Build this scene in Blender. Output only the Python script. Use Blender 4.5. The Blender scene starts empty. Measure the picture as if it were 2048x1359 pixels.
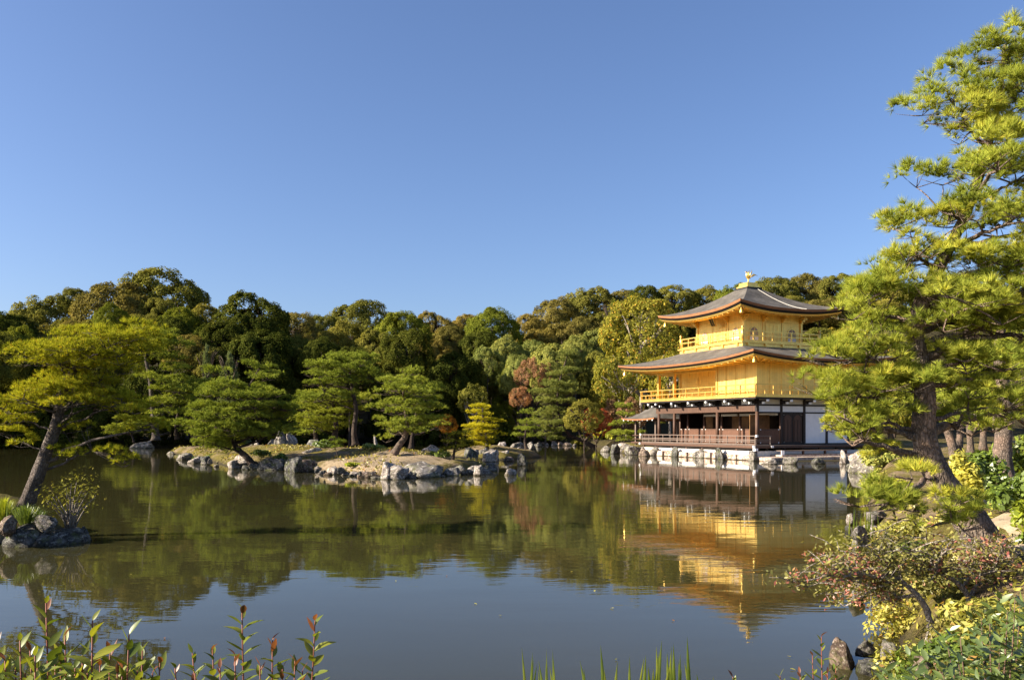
import bpy, math, random
import numpy as np
from mathutils import Vector

# ------------------------------------------------------------------ camera, sky, sun, exposure
SC = bpy.context.scene
COL = SC.collection
F, HZ, EYE = 1670.0, 854.5, 2.2            # focal length and horizon row of the photograph (2048 px wide), eye height
cam_data = bpy.data.cameras.new('camera')
cam = bpy.data.objects.new('camera', cam_data)
COL.objects.link(cam)
cam.location = (0, 0, EYE)
cam.rotation_euler = (math.radians(90), 0, 0)
cam_data.sensor_width = 36
cam_data.lens = F / 2048 * 36
cam_data.shift_y = (HZ - 679.5) / 2048
cam_data.clip_start = 0.05
cam_data.clip_end = 5000
SC.camera = cam

SUN_EL = math.radians(25)
SUN_DIR = Vector((-0.98, -0.20, 0)).normalized()      # towards the sun, on the ground plane
world = bpy.data.worlds.new('World')
SC.world = world
world.use_nodes = True
nt = world.node_tree
bg = nt.nodes['Background']
sky = nt.nodes.new('ShaderNodeTexSky')
sky.sky_type = 'NISHITA'
sky.sun_disc = False
sky.sun_elevation = SUN_EL
sky.sun_rotation = math.atan2(SUN_DIR.x, SUN_DIR.y)
sky.altitude = 100
sky.air_density = 1.0
sky.dust_density = 1.5
sky.ozone_density = 4.5
tint = nt.nodes.new('ShaderNodeMixRGB'); tint.blend_type = 'MULTIPLY'; tint.inputs[0].default_value = 1
tint.inputs[2].default_value = (.99, .945, 1.03, 1)          # white balance of the photograph
nt.links.new(sky.outputs[0], tint.inputs[1])
nt.links.new(tint.outputs[0], bg.inputs[0])
bg.inputs[1].default_value = 0.067

sun_data = bpy.data.lights.new('sun', 'SUN')
sun_data.energy = 5.0
sun_data.angle = math.radians(0.5)
sun_data.color = (1.0, 0.90, 0.74)
sun = bpy.data.objects.new('sun', sun_data)
COL.objects.link(sun)
sd = Vector((SUN_DIR.x * math.cos(SUN_EL), SUN_DIR.y * math.cos(SUN_EL), math.sin(SUN_EL)))
sun.rotation_euler = (-sd).to_track_quat('-Z', 'Y').to_euler()
sun.location = sd * 200

SC.view_settings.view_transform = 'Standard'
SC.view_settings.look = 'None'
SC.view_settings.exposure = 1.48
SC.view_settings.gamma = 1
SC.render.engine = 'CYCLES'
SC.cycles.use_denoising = True
SC.cycles.max_bounces = 8
SC.cycles.diffuse_bounces = 3
SC.cycles.transmission_bounces = 4
SC.cycles.sample_clamp_indirect = 6

# ------------------------------------------------------------------ helpers
def at(px, py, Y):
    """world point seen at photo pixel (px, py) at depth Y"""
    return Vector(((px - 1024) / F * Y, Y, EYE - (py - HZ) / F * Y))

def depth_of(py, z=0.0):
    return (EYE - z) * F / (py - HZ)

def tag(o, label=None, cat=None, group=None, kind=None):
    if label: o['label'] = label
    if cat: o['category'] = cat
    if group: o['group'] = group
    if kind: o['kind'] = kind
    return o

def empty(name, loc=(0, 0, 0), rz=0, parent=None):
    o = bpy.data.objects.new(name, None)
    o.empty_display_size = 0.3
    COL.objects.link(o)
    o.location = loc
    o.rotation_euler = (0, 0, rz)
    if parent: o.parent = parent
    return o

def link(name, me, mat=None, parent=None, own=False):
    if mat is not None and not me.materials: me.materials.append(None if own else mat)
    o = bpy.data.objects.new(name, me)
    COL.objects.link(o)
    if own:                                  # shared mesh, material of this object
        o.material_slots[0].link = 'OBJECT'; o.material_slots[0].material = mat
    if parent: o.parent = parent
    return o

def np_mesh(name, V, n):
    """mesh of separate n-gons: V has (faces*n, 3) rows"""
    V = np.ascontiguousarray(V, dtype=np.float32).reshape(-1, 3)
    nv = len(V); nf = nv // n
    me = bpy.data.meshes.new(name)
    me.vertices.add(nv); me.vertices.foreach_set('co', V.ravel())
    me.loops.add(nv); me.loops.foreach_set('vertex_index', np.arange(nv, dtype=np.int32))
    me.polygons.add(nf)
    me.polygons.foreach_set('loop_start', np.arange(0, nv, n, dtype=np.int32))
    me.polygons.foreach_set('loop_total', np.full(nf, n, dtype=np.int32))
    me.update(calc_edges=True)
    return me

class MB:
    def __init__(self): self.v = []; self.f = []
    def add(self, v, f):
        o = len(self.v); self.v += [tuple(p) for p in v]; self.f += [tuple(i + o for i in q) for q in f]; return self
    def box(self, a, b):
        x0, y0, z0 = a; x1, y1, z1 = b
        return self.add([(x0,y0,z0),(x1,y0,z0),(x1,y1,z0),(x0,y1,z0),(x0,y0,z1),(x1,y0,z1),(x1,y1,z1),(x0,y1,z1)],
                        [(3,2,1,0),(4,5,6,7),(0,1,5,4),(1,2,6,5),(2,3,7,6),(3,0,4,7)])
    def tube(self, pts, rad, n=8, cap=True, wob=0.0, rng=None):
        pts = [Vector(p) for p in pts]; m = len(pts)
        if not hasattr(rad, '__len__'): rad = [rad] * m
        vs = []; up = Vector((0.31, 0.22, 0.92))
        for i in range(m):
            t = (pts[min(i+1, m-1)] - pts[max(i-1, 0)])
            if t.length < 1e-9: t = Vector((0, 0, 1))
            t.normalize()
            a = t.cross(Vector((1, 0.13, 0)) if abs(t.x) < .8 else Vector((0, 1, .1))); a.normalize(); b = t.cross(a)
            for k in range(n):
                th = 2 * math.pi * k / n
                r = rad[i] * (1 + (wob * (rng.random() - .5) if rng else 0))
                vs.append(pts[i] + a * (math.cos(th) * r) + b * (math.sin(th) * r))
        fs = []
        for i in range(m - 1):
            for k in range(n):
                k2 = (k + 1) % n
                fs.append((i*n+k, i*n+k2, (i+1)*n+k2, (i+1)*n+k))
        if cap:
            fs.append(tuple(range(n - 1, -1, -1))); fs.append(tuple((m-1)*n + k for k in range(n)))
        return self.add(vs, fs)
    def prism(self, outline, d0, d1, axis):
        """outline of (a, z) points extruded from d0 to d1 along local axis 'x' or 'y'"""
        n = len(outline)
        mk = (lambda a, z, d: (d, a, z)) if axis == 'x' else (lambda a, z, d: (a, d, z))
        vs = [mk(a, z, d0) for a, z in outline] + [mk(a, z, d1) for a, z in outline]
        fs = [tuple(range(n)), tuple(range(2*n-1, n-1, -1))] + [(k, n+k, n+(k+1) % n, (k+1) % n) for k in range(n)]
        return self.add(vs, fs)
    def mesh(self, name, smooth=False):
        me = bpy.data.meshes.new(name); me.from_pydata(self.v, [], self.f); me.update()
        if smooth:
            me.polygons.foreach_set('use_smooth', [True] * len(me.polygons))
        return me
    def build(self, name, mat, parent=None, smooth=False):
        return link(name, self.mesh(name, smooth), mat, parent)

def part(name, mat, parent, a, b):
    lo = [min(p, q) for p, q in zip(a, b)]; hi = [max(p, q) for p, q in zip(a, b)]
    return MB().box(lo, hi).build(name, mat, parent)

def bez(p0, p1, p2, n):
    p0, p1, p2 = Vector(p0), Vector(p1), Vector(p2)
    return [p0 * (1-t)**2 + p1 * (2*t*(1-t)) + p2 * t*t for t in [i / (n-1) for i in range(n)]]

def spline(pts, per=5):
    """Catmull-Rom through points"""
    P = [np.array(p, float) for p in pts]; P = [2*P[0]-P[1]] + P + [2*P[-1]-P[-2]]; out = []
    for i in range(1, len(P) - 2):
        for k in range(per):
            t = k / per
            out.append(0.5*((2*P[i]) + (-P[i-1]+P[i+1])*t + (2*P[i-1]-5*P[i]+4*P[i+1]-P[i+2])*t*t + (-P[i-1]+3*P[i]-3*P[i+1]+P[i+2])*t**3))
    out.append(P[-2]); return out

# ------------------------------------------------------------------ materials
class N:
    def __init__(self, name):
        self.m = bpy.data.materials.new(name); self.m.use_nodes = True
        self.t = self.m.node_tree; self.t.nodes.clear()
        self.out = self.t.nodes.new('ShaderNodeOutputMaterial')
    def n(self, kind, **kw):
        o = self.t.nodes.new('ShaderNode' + kind)
        for k, v in kw.items(): setattr(o, k, v)
        return o
    def l(self, a, b): self.t.links.new(a, b)
    def noise(self, coord, scale, detail=4, rough=.55, dist=0):
        o = self.n('TexNoise'); o.inputs['Scale'].default_value = scale; o.inputs['Detail'].default_value = detail
        o.inputs['Roughness'].default_value = rough; o.inputs['Distortion'].default_value = dist
        if coord is not None: self.l(coord, o.inputs['Vector'])
        return o.outputs['Fac']
    def ramp(self, fac, stops):
        o = self.n('ValToRGB'); e = o.color_ramp.elements
        while len(e) > 1: e.remove(e[-1])
        e[0].position = stops[0][0]; e[0].color = (*stops[0][1], 1)
        for p, c in stops[1:]:
            x = e.new(p); x.color = (*c, 1)
        self.l(fac, o.inputs[0]); return o.outputs[0]
    def mix(self, fac, a, b, mode='MIX'):
        o = self.n('MixRGB', blend_type=mode)
        for s, v in ((o.inputs[0], fac), (o.inputs[1], a), (o.inputs[2], b)):
            if isinstance(v, (int, float)): s.default_value = v
            elif isinstance(v, tuple): s.default_value = (*v, 1)
            else: self.l(v, s)
        return o.outputs[0]
    def math(self, op, a, b=0.0):
        o = self.n('Math', operation=op)
        for s, v in ((o.inputs[0], a), (o.inputs[1], b)):
            if isinstance(v, (int, float)): s.default_value = v
            else: self.l(v, s)
        return o.outputs[0]
    def bump(self, h, strength=.3, dist=.05, normal=None):
        o = self.n('Bump'); o.inputs['Strength'].default_value = strength; o.inputs['Distance'].default_value = dist
        self.l(h, o.inputs['Height'])
        if normal: self.l(normal, o.inputs['Normal'])
        return o.outputs[0]
    def bsdf(self, color, rough=.7, metal=0, spec=.5, normal=None, **kw):
        b = self.n('BsdfPrincipled')
        if isinstance(color, tuple): b.inputs['Base Color'].default_value = (*color, 1)
        else: self.l(color, b.inputs['Base Color'])
        if isinstance(rough, (int, float)): b.inputs['Roughness'].default_value = rough
        else: self.l(rough, b.inputs['Roughness'])
        b.inputs['Metallic'].default_value = metal
        b.inputs['Specular IOR Level'].default_value = spec
        for k, v in kw.items(): b.inputs[k].default_value = v
        if normal: self.l(normal, b.inputs['Normal'])
        self.l(b.outputs[0], self.out.inputs[0]); return b
    def obj(self): return self.n('TexCoord').outputs['Object']
    def pos(self): return self.n('NewGeometry').outputs['Position']
    def orand(self): return self.n('ObjectInfo').outputs['Random']

def foliage(name, dark, light, accent=None, acc=.12, trans=.35, gloss=0.0, nscale=.6, ovar=.25, hue=None):
    m = N(name)
    rnd = m.n('NewGeometry').outputs['Random Per Island']
    stops = [(0, dark), (1 - acc if accent else 1, light)]
    if accent: stops.append((1, accent))
    c = m.ramp(rnd, stops)
    nz = m.noise(m.pos(), nscale, 3)
    c = m.mix(1, c, m.ramp(nz, [(.3, (.62, .66, .62)), (.7, (1.25, 1.2, 1.1))]), 'MULTIPLY')
    v = m.ramp(m.orand(), [(0, (1-ovar, 1-ovar*.8, 1-ovar)), (.5, (1, 1, 1)), (1, (1+ovar*1.1, 1+ovar*.6, 1))])
    c = m.mix(1, c, v, 'MULTIPLY')
    d = m.n('BsdfDiffuse'); m.l(c, d.inputs[0])
    t = m.n('BsdfTranslucent'); m.l(m.mix(1, c, (1.25, 1.2, .6), 'MULTIPLY'), t.inputs[0])
    x = m.n('MixShader'); x.inputs[0].default_value = trans
    m.l(d.outputs[0], x.inputs[1]); m.l(t.outputs[0], x.inputs[2])
    res = x.outputs[0]
    if gloss > 0:
        g = m.n('BsdfGlossy'); g.inputs['Roughness'].default_value = .42; g.inputs[0].default_value = (.95, .95, .9, 1)
        y = m.n('MixShader'); y.inputs[0].default_value = gloss
        m.l(res, y.inputs[1]); m.l(g.outputs[0], y.inputs[2]); res = y.outputs[0]
    m.l(res, m.out.inputs[0])
    return m.m

M = {}
def mat_gold(name, base, rough=.38, metal=.75):
    m = N(name); o = m.obj()
    nz = m.noise(o, 2.2, 5, .6)
    c = m.mix(1, base, m.ramp(nz, [(.25, (.86, .84, .80)), (.75, (1.06, 1.05, 1.0))]), 'MULTIPLY')
    br = m.n('TexBrick'); br.offset = 0; br.inputs['Scale'].default_value = 1
    br.inputs['Color1'].default_value = (1, 1, 1, 1); br.inputs['Color2'].default_value = (.86, .85, .80, 1); br.inputs['Mortar'].default_value = (.74, .70, .62, 1)
    br.inputs['Brick Width'].default_value = .22; br.inputs['Row Height'].default_value = .22; br.inputs['Mortar Size'].default_value = .008
    m.l(o, br.inputs['Vector'])
    c = m.mix(.9, c, br.outputs[0], 'MULTIPLY')
    r = m.math('ADD', m.math('MULTIPLY', m.noise(o, 6, 3), .22), rough - .11)
    m.bsdf(c, r, metal, .5, m.bump(m.noise(o, 9, 3), .12, .02))
    return m.m
M['gold'] = mat_gold('gold_leaf', (.93, .64, .18))
M['gold_wall'] = mat_gold('gold_leaf_wall', (.94, .67, .20), .44, .65)

def mat_wood(name, c1, c2, rough=.65):
    m = N(name); o = m.obj()
    mp = m.n('Mapping'); mp.inputs['Scale'].default_value = (6, 6, .8); m.l(o, mp.inputs[0])
    nz = m.noise(mp.outputs[0], 3, 5, .6, .4)
    c = m.ramp(nz, [(.25, c1), (.75, c2)])
    m.bsdf(c, rough, 0, .4, m.bump(nz, .25, .01)); return m.m
M['wood'] = mat_wood('brown_wood', (.045, .021, .012), (.11, .052, .028))
M['wood_red'] = mat_wood('reddish_wood', (.075, .032, .017), (.165, .075, .042))
M['wood_dark'] = mat_wood('dark_wood', (.012, .008, .006), (.032, .02, .014))
M['wood_grey'] = mat_wood('weathered_wood', (.09, .06, .045), (.20, .15, .12))
def mat_plain(name, c, rough=.8, var=.1, scale=3, bumps=.1):
    m = N(name); o = m.obj(); nz = m.noise(o, scale, 5, .6)
    cc = m.mix(1, c, m.ramp(nz, [(.3, (1-var,)*3), (.7, (1+var,)*3)]), 'MULTIPLY')
    m.bsdf(cc, rough, 0, .3, m.bump(m.noise(o, scale*6, 4), bumps, .01)); return m.m
M['plaster'] = mat_plain('white_plaster', (.80, .80, .80), .85, .05)
M['cream'] = mat_plain('cream_panel', (.66, .62, .54), .85, .08)
M['white_cap'] = mat_plain('white_painted_end', (.85, .84, .82), .6, .05)
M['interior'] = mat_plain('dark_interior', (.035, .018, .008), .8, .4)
M['paper'] = mat_plain('window_paper', (.62, .52, .50), .8, .06)
M['paper_shaded'] = mat_plain('shaded_window_paper', (.30, .22, .20), .8, .1)  # darker copy of the window paper, shade put into its colour
M['screen'] = mat_plain('painted_screen', (.20, .10, .035), .7, .5, 1.6)
M['lacquer'] = mat_plain('black_lacquer_edge', (.012, .010, .009), .5, .2)
M['lime'] = mat_plain('pale_base_wall', (.74, .70, .63), .9, .12, 1.5)

def mat_shingle():
    m = N('bark_shingle'); o = m.obj()
    a = m.noise(o, 1.1, 5, .65); b = m.noise(o, 14, 4, .7)
    c = m.ramp(a, [(.25, (.060, .054, .046)), (.55, (.120, .106, .090)), (.8, (.20, .18, .155))])
    c = m.mix(1, c, m.ramp(b, [(.3, (.7, .7, .7)), (.75, (1.3, 1.3, 1.3))]), 'MULTIPLY')
    w = m.n('TexWave', wave_type='BANDS', bands_direction='Z'); w.inputs['Scale'].default_value = 7; w.inputs['Distortion'].default_value = 2; w.inputs['Detail'].default_value = 3
    m.l(o, w.inputs[0])
    m.bsdf(c, .9, 0, .2, m.bump(m.math('ADD', m.math('MULTIPLY', w.outputs['Fac'], .4), b), .5, .03)); return m.m
M['shingle'] = mat_shingle()
def mat_bark_edge():
    m = N('cedar_bark_edge'); o = m.obj()
    mp = m.n('Mapping'); mp.inputs['Scale'].default_value = (1, 1, 18); m.l(o, mp.inputs[0])
    nz = m.noise(mp.outputs[0], 2.5, 5, .65)
    m.bsdf(m.ramp(nz, [(.25, (.13, .05, .022)), (.75, (.42, .19, .085))]), .85, 0, .2, m.bump(nz, .4, .02)); return m.m
M['bark_edge'] = mat_bark_edge()

def mat_rock(name, c_dark, c_light, lichen, moss=.35):
    m = N(name); o = m.obj()
    v = m.n('VectorMath', operation='ADD'); m.l(o, v.inputs[0])
    k = m.n('CombineXYZ'); r = m.math('MULTIPLY', m.orand(), 57.0)
    for i in range(3): m.l(r, k.inputs[i])
    m.l(k.outputs[0], v.inputs[1]); co = v.outputs[0]
    n1 = m.noise(co, 2.2, 7, .65, .6); n2 = m.noise(co, 7, 5, .7)
    c = m.ramp(n1, [(.36, tuple(x*.55 for x in c_dark)), (.47, c_dark), (.60, c_light)])
    c = m.mix(m.ramp(n2, [(.54, (0, 0, 0)), (.62, (1, 1, 1))]), c, lichen)
    vo = m.n('TexVoronoi', feature='DISTANCE_TO_EDGE'); vo.inputs['Scale'].default_value = 2.2; m.l(co, vo.inputs['Vector'])
    crack = m.ramp(vo.outputs['Distance'], [(0, (.45, .42, .4)), (.035, (1, 1, 1))])
    c = m.mix(.55, c, crack, 'MULTIPLY')
    z = m.n('SeparateXYZ'); m.l(m.pos(), z.inputs[0])
    wet = m.ramp(z.outputs[2], [(.0, (.38, .36, .30)), (.10, (1, 1, 1))])       # the tide mark just above the water
    c = m.mix(1, c, wet, 'MULTIPLY')
    ms = m.math('MULTIPLY', m.ramp(m.noise(co, 3.1, 4), [(.52, (0, 0, 0)), (.62, (1, 1, 1))]), moss)
    c = m.mix(ms, c, (.10, .115, .02))
    h = m.math('ADD', n1, m.math('MULTIPLY', n2, .5))
    m.bsdf(c, .9, 0, .2, m.bump(h, .9, .10)); return m.m
M['rock_pale'] = mat_rock('pale_granite', (.19, .155, .130), (.44, .38, .325), (.62, .56, .49), .25)
M['rock_grey'] = mat_rock('grey_stone', (.095, .082, .070), (.27, .235, .20), (.46, .42, .36), .35)
M['rock_dark'] = mat_rock('dark_stone', (.05, .047, .043), (.15, .14, .125), (.26, .25, .22), .4)
M['rock_brown'] = mat_rock('brown_stone', (.11, .075, .055), (.30, .22, .165), (.40, .33, .27), .3)
M['rock_pink'] = mat_rock('pinkish_stone', (.34, .24, .18), (.60, .47, .37), (.72, .64, .55), .05)

def mat_bark(name, c1, c2, c3, scale=1.0):
    m = N(name); o = m.obj()
    mp = m.n('Mapping'); mp.inputs['Scale'].default_value = (10*scale, 10*scale, 3.6*scale); m.l(o, mp.inputs[0])
    vo = m.n('TexVoronoi'); vo.feature = 'DISTANCE_TO_EDGE'; vo.inputs['Scale'].default_value = 2.4
    wn = m.n('TexNoise'); wn.inputs['Scale'].default_value = 2.0; m.l(mp.outputs[0], wn.inputs['Vector'])
    m.l(m.mix(.8, mp.outputs[0], wn.outputs['Color'], 'ADD'), vo.inputs['Vector'])
    n1 = m.noise(o, 9 * scale, 6, .7); n2 = m.noise(o, 2.3 * scale, 4)
    c = m.ramp(n1, [(.28, c1), (.7, c2)])
    c = m.mix(m.ramp(n2, [(.45, (0, 0, 0)), (.62, (.8, .8, .8))]), c, c3)
    c = m.mix(.6, c, m.ramp(vo.outputs['Distance'], [(0, (.40, .36, .34)), (.16, (1, 1, 1))]), 'MULTIPLY')
    c = m.mix(1, c, m.ramp(m.noise(o, 26 * scale, 4, .7), [(.3, (.6, .6, .6)), (.7, (1.35, 1.3, 1.25))]), 'MULTIPLY')
    h = m.math('ADD', m.ramp(vo.outputs['Distance'], [(0, (0, 0, 0)), (.2, (1, 1, 1))]), m.math('MULTIPLY', n1, .5))
    m.bsdf(c, .9, 0, .2, m.bump(h, .8, .03)); return m.m
M['bark'] = mat_bark('pine_bark', (.085, .066, .052), (.23, .185, .150), (.28, .195, .145))
M['bark_grey'] = mat_bark('grey_pine_bark', (.045, .036, .03), (.16, .13, .11), (.20, .17, .15))
M['bark_dark'] = mat_bark('dark_bark', (.03, .022, .017), (.09, .065, .05), (.12, .09, .07))
M['bark_pale'] = mat_bark('pale_branch_bark', (.26, .22, .18), (.50, .45, .39), (.40, .34, .27), 2.2)
M['twig'] = mat_plain('brown_twig', (.13, .08, .055), .8, .3, 20)
M['stem_red'] = mat_plain('red_stem', (.20, .06, .035), .6, .2, 20)

M['pine_near'] = foliage('pine_needles', (.19, .235, .034), (.49, .52, .088), (.55, .42, .08), .08, .28, 0, 2.5)
M['pine_yellow'] = foliage('yellowing_pine_needles', (.21, .225, .022), (.50, .50, .045), (.60, .36, .05), .12, .30, 0, 1.6)
M['pine_mid'] = foliage('garden_pine_needles', (.145, .185, .030), (.385, .43, .070), (.42, .34, .06), .06, .22, 0, .9, .14)
M['pine_gold'] = foliage('golden_pine_needles', (.27, .28, .022), (.60, .56, .050), None, .1, .35, 0, 1.2)
M['pine_far'] = foliage('far_pine_needles', (.15, .18, .050), (.36, .37, .10), (.45, .36, .09), .06, .25, 0, .35, .15)
M['pine_blue'] = foliage('bluish_pine_needles', (.12, .17, .085), (.25, .31, .16), None, .1, .3, 0, .5)
M['leaf_dark'] = foliage('dark_evergreen_leaves', (.036, .046, .010), (.115, .130, .024), (.17, .155, .035), .10, .25, 0, .35, .18)  # dark evergreen tone; also carries painted shade for the low row
M['leaf_green'] = foliage('green_evergreen_leaves', (.085, .108, .014), (.225, .245, .034), (.30, .28, .05), .10, .28, 0, .35, .15)
M['leaf_olive'] = foliage('olive_evergreen_leaves', (.100, .105, .023), (.265, .245, .052), (.34, .29, .07), .10, .28, 0, .35, .18)
M['leaf_brown'] = foliage('brownish_evergreen_leaves', (.110, .098, .028), (.275, .225, .060), (.34, .27, .08), .10, .28, 0, .35, .18)
M['leaf_autumn'] = foliage('turning_leaves', (.13, .14, .025), (.33, .31, .055), (.62, .34, .06), .10, .38, 0, .5)
M['leaf_red'] = foliage('red_maple_leaves', (.24, .055, .030), (.50, .14, .07), (.48, .26, .08), .15, .38, 0, .9)
M['leaf_pink'] = foliage('russet_leaves', (.20, .10, .06), (.42, .23, .14), (.36, .30, .12), .2, .35, 0, .5)
M['leaf_orange'] = foliage('orange_maple_leaves', (.34, .095, .025), (.55, .22, .04), (.26, .28, .03), .30, .38, 0, 1.2)
M['shrub_yellow'] = foliage('yellow_shrub_leaves', (.38, .34, .05), (.70, .62, .14), (.36, .38, .06), .15, .35, .03, 3)
M['shrub_lime'] = foliage('lime_shrub_leaves', (.22, .22, .035), (.50, .46, .10), (.45, .25, .08), .10, .35, .03, 4)
M['shrub_green'] = foliage('green_shrub_leaves', (.080, .125, .018), (.22, .29, .04), None, .1, .3, .05, 3)
M['shrub_moss'] = foliage('small_bush_leaves', (.13, .125, .035), (.36, .33, .10), (.42, .17, .11), .08, .35, .02, 3)
M['shrub_red'] = foliage('red_tinted_bush_leaves', (.28, .08, .07), (.50, .20, .16), (.28, .20, .06), .2, .35, .02, 3)
M['grass'] = foliage('grass_blades', (.18, .23, .02), (.46, .48, .05), None, .1, .4, .02, 2)
M['iris'] = foliage('iris_blades', (.12, .19, .03), (.32, .38, .06), (.46, .30, .08), .15, .4, .03, 4, .45)
M['leaf_gloss'] = foliage('glossy_shrub_leaf', (.085, .125, .018), (.21, .24, .032), None, .1, .4, .035, 9, .45)
M['leaf_tip'] = foliage('red_young_leaf', (.11, .032, .024), (.22, .085, .038), None, .1, .45, .035, 9, .4)
M['leaf_shiny'] = foliage('shiny_camellia_leaf', (.055, .095, .014), (.15, .20, .03), None, .1, .3, .12, 9, .4)

def mat_ground():
    m = N('soil_moss_and_litter'); p = m.pos()
    n1 = m.noise(p, .55, 5, .6, .5); n2 = m.noise(p, 3.5, 5, .65); n3 = m.noise(p, 28, 4, .7)
    soil = m.ramp(n2, [(.3, (.23, .165, .095)), (.7, (.37, .275, .165))])
    moss = m.ramp(n2, [(.3, (.105, .090, .020)), (.7, (.25, .20, .050))])
    c = m.mix(m.ramp(n1, [(.40, (0, 0, 0)), (.54, (1, 1, 1))]), soil, moss)
    vd = m.n('VectorMath', operation='DISTANCE'); m.l(p, vd.inputs[0]); vd.inputs[1].default_value = (-6.4, 40.6, .5)
    bare = m.math('SUBTRACT', vd.outputs['Value'], m.math('MULTIPLY', n2, 3.0))
    c = m.mix(m.ramp(m.math('MULTIPLY', bare, .25), [(.30, (1, 1, 1)), (.55, (0, 0, 0))]), c, m.ramp(n2, [(.3, (.34, .25, .15)), (.7, (.50, .385, .25))]))    # worn bare slope
    s = m.n('SeparateXYZ'); m.l(p, s.inputs[0])
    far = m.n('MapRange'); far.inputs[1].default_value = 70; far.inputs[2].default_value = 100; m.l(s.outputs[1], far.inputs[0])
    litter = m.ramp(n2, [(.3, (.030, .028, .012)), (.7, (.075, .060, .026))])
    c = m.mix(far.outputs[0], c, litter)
    mud = m.n('MapRange'); mud.inputs[1].default_value = .02; mud.inputs[2].default_value = .22; m.l(s.outputs[2], mud.inputs[0])
    c = m.mix(mud.outputs[0], (.06, .05, .03), c)
    n4 = m.noise(p, 9, 6, .75)
    c = m.mix(m.ramp(n4, [(.55, (0, 0, 0)), (.64, (.75, .75, .75))]), c, (.12, .075, .04))
    c = m.mix(1, c, m.ramp(n3, [(.3, (.7, .7, .7)), (.7, (1.2, 1.2, 1.2))]), 'MULTIPLY')
    m.bsdf(c, .95, 0, .1, m.bump(m.math('ADD', m.math('ADD', n3, n2), n4), .9, .12)); return m.m
M['ground'] = mat_ground()

def mat_water():
    m = N('pond_water'); p = m.pos()
    mp = m.n('Mapping'); mp.inputs['Scale'].default_value = (.55, 1.5, 1); m.l(p, mp.inputs[0])
    a = m.noise(mp.outputs[0], 1.1, 3, .5); b = m.noise(mp.outputs[0], .22, 2, .5)
    mp2 = m.n('Mapping'); mp2.inputs['Scale'].default_value = (1.2, 4.5, 1); m.l(p, mp2.inputs[0])
    f = m.noise(mp2.outputs[0], 2.2, 2, .5)
    calm = m.ramp(m.noise(p, .06, 2), [(.4, (.35, .35, .35)), (.62, (1, 1, 1))])
    h = m.math('ADD', m.math('ADD', m.math('MULTIPLY', a, 1.0), m.math('MULTIPLY', b, 2.0)), m.math('MULTIPLY', f, .16))
    h = m.math('MULTIPLY', h, calm)
    nrm = m.bump(h, .10, .05)
    murk = m.ramp(m.noise(p, .09, 3), [(.35, (.032, .030, .011)), (.7, (.042, .037, .014))])
    m.bsdf(murk, .015, 0, .5, nrm, IOR=1.333); return m.m
M['water'] = mat_water()

# ------------------------------------------------------------------ terrain
POND = np.array([(-60,-2),(-26,3.6),(-8,4.2),(-3,4.8),(0,5.0),(2.0,5.1),(3.1,6.3),(3.8,8.0),(4.8,11),(6.2,14),(7.6,17.5),(9.6,22.5),(12.8,30),(16.6,38),(19,44),(21.5,50),
    (25.2,56.4),(18.3,54.0),(15.4,55.9),(9.6,68.6),(9.3,76),(9.8,84),(10.2,95),(8,107),(3,111),(-4,112),(-20,107),(-34,99),(-36,93),(-44,92),(-52,98),(-80,95),(-100,70),
    (-70,40),(-42,27),(-16,19.5),(-10.4,18.6),(-9.4,17.8),(-9.3,17.0),(-9.8,16.5),(-14,16.0),(-30,15),(-60,12)], float)
ISLAND = np.array([(-30.5,75),(-29.5,71.5),(-22.8,60.5),(-16.4,47.5),(-12.9,43.8),(-10.1,41.2),(-7.6,38.4),(-5.2,36.3),(-3.7,37.2),(-2.2,39.2),(-1.0,42.2),(-1.4,46),(-3,51),(-7,56),(-14,63),(-24,73)], float)
ISLET = np.array([(-4.2,61),(-2.8,57.4),(-.4,56.2),(1.0,58.5),(2.4,62),(2.2,66),(.6,72),(-4,73),(-6,66)], float)

def sdf(poly, X, Y):
    """signed distance, negative inside"""
    X = np.asarray(X, float); Y = np.asarray(Y, float)
    d = np.full(X.shape, 1e18); s = np.ones(X.shape)
    n = len(poly)
    for i in range(n):
        a = poly[i]; b = poly[i-1]
        ex, ey = b - a; wx = X - a[0]; wy = Y - a[1]
        t = np.clip((wx*ex + wy*ey) / (ex*ex + ey*ey), 0, 1)
        d = np.minimum(d, (wx - ex*t)**2 + (wy - ey*t)**2)
        c1 = Y >= a[1]; c2 = Y < b[1]; c3 = ex*wy > ey*wx
        flip = (c1 & c2 & c3) | (~c1 & ~c2 & ~c3)
        s = np.where(flip, -s, s)
    return s * np.sqrt(d)

def sm(x, a, b):
    t = np.clip((x - a) / (b - a), 0, 1); return t*t*(3 - 2*t)

PX0, PY0, PROT = 16.92, 57.67, 0.434        # near corner of the pavilion's walls and the turn of its plan
PL, PW, BAY = 11.66, 8.48, 2.12
cr, sr = math.cos(PROT), math.sin(PROT)
def pav(e, s, z=0.0):
    return Vector((PX0 + e*cr - s*sr, PY0 + e*sr + s*cr, z))

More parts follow.
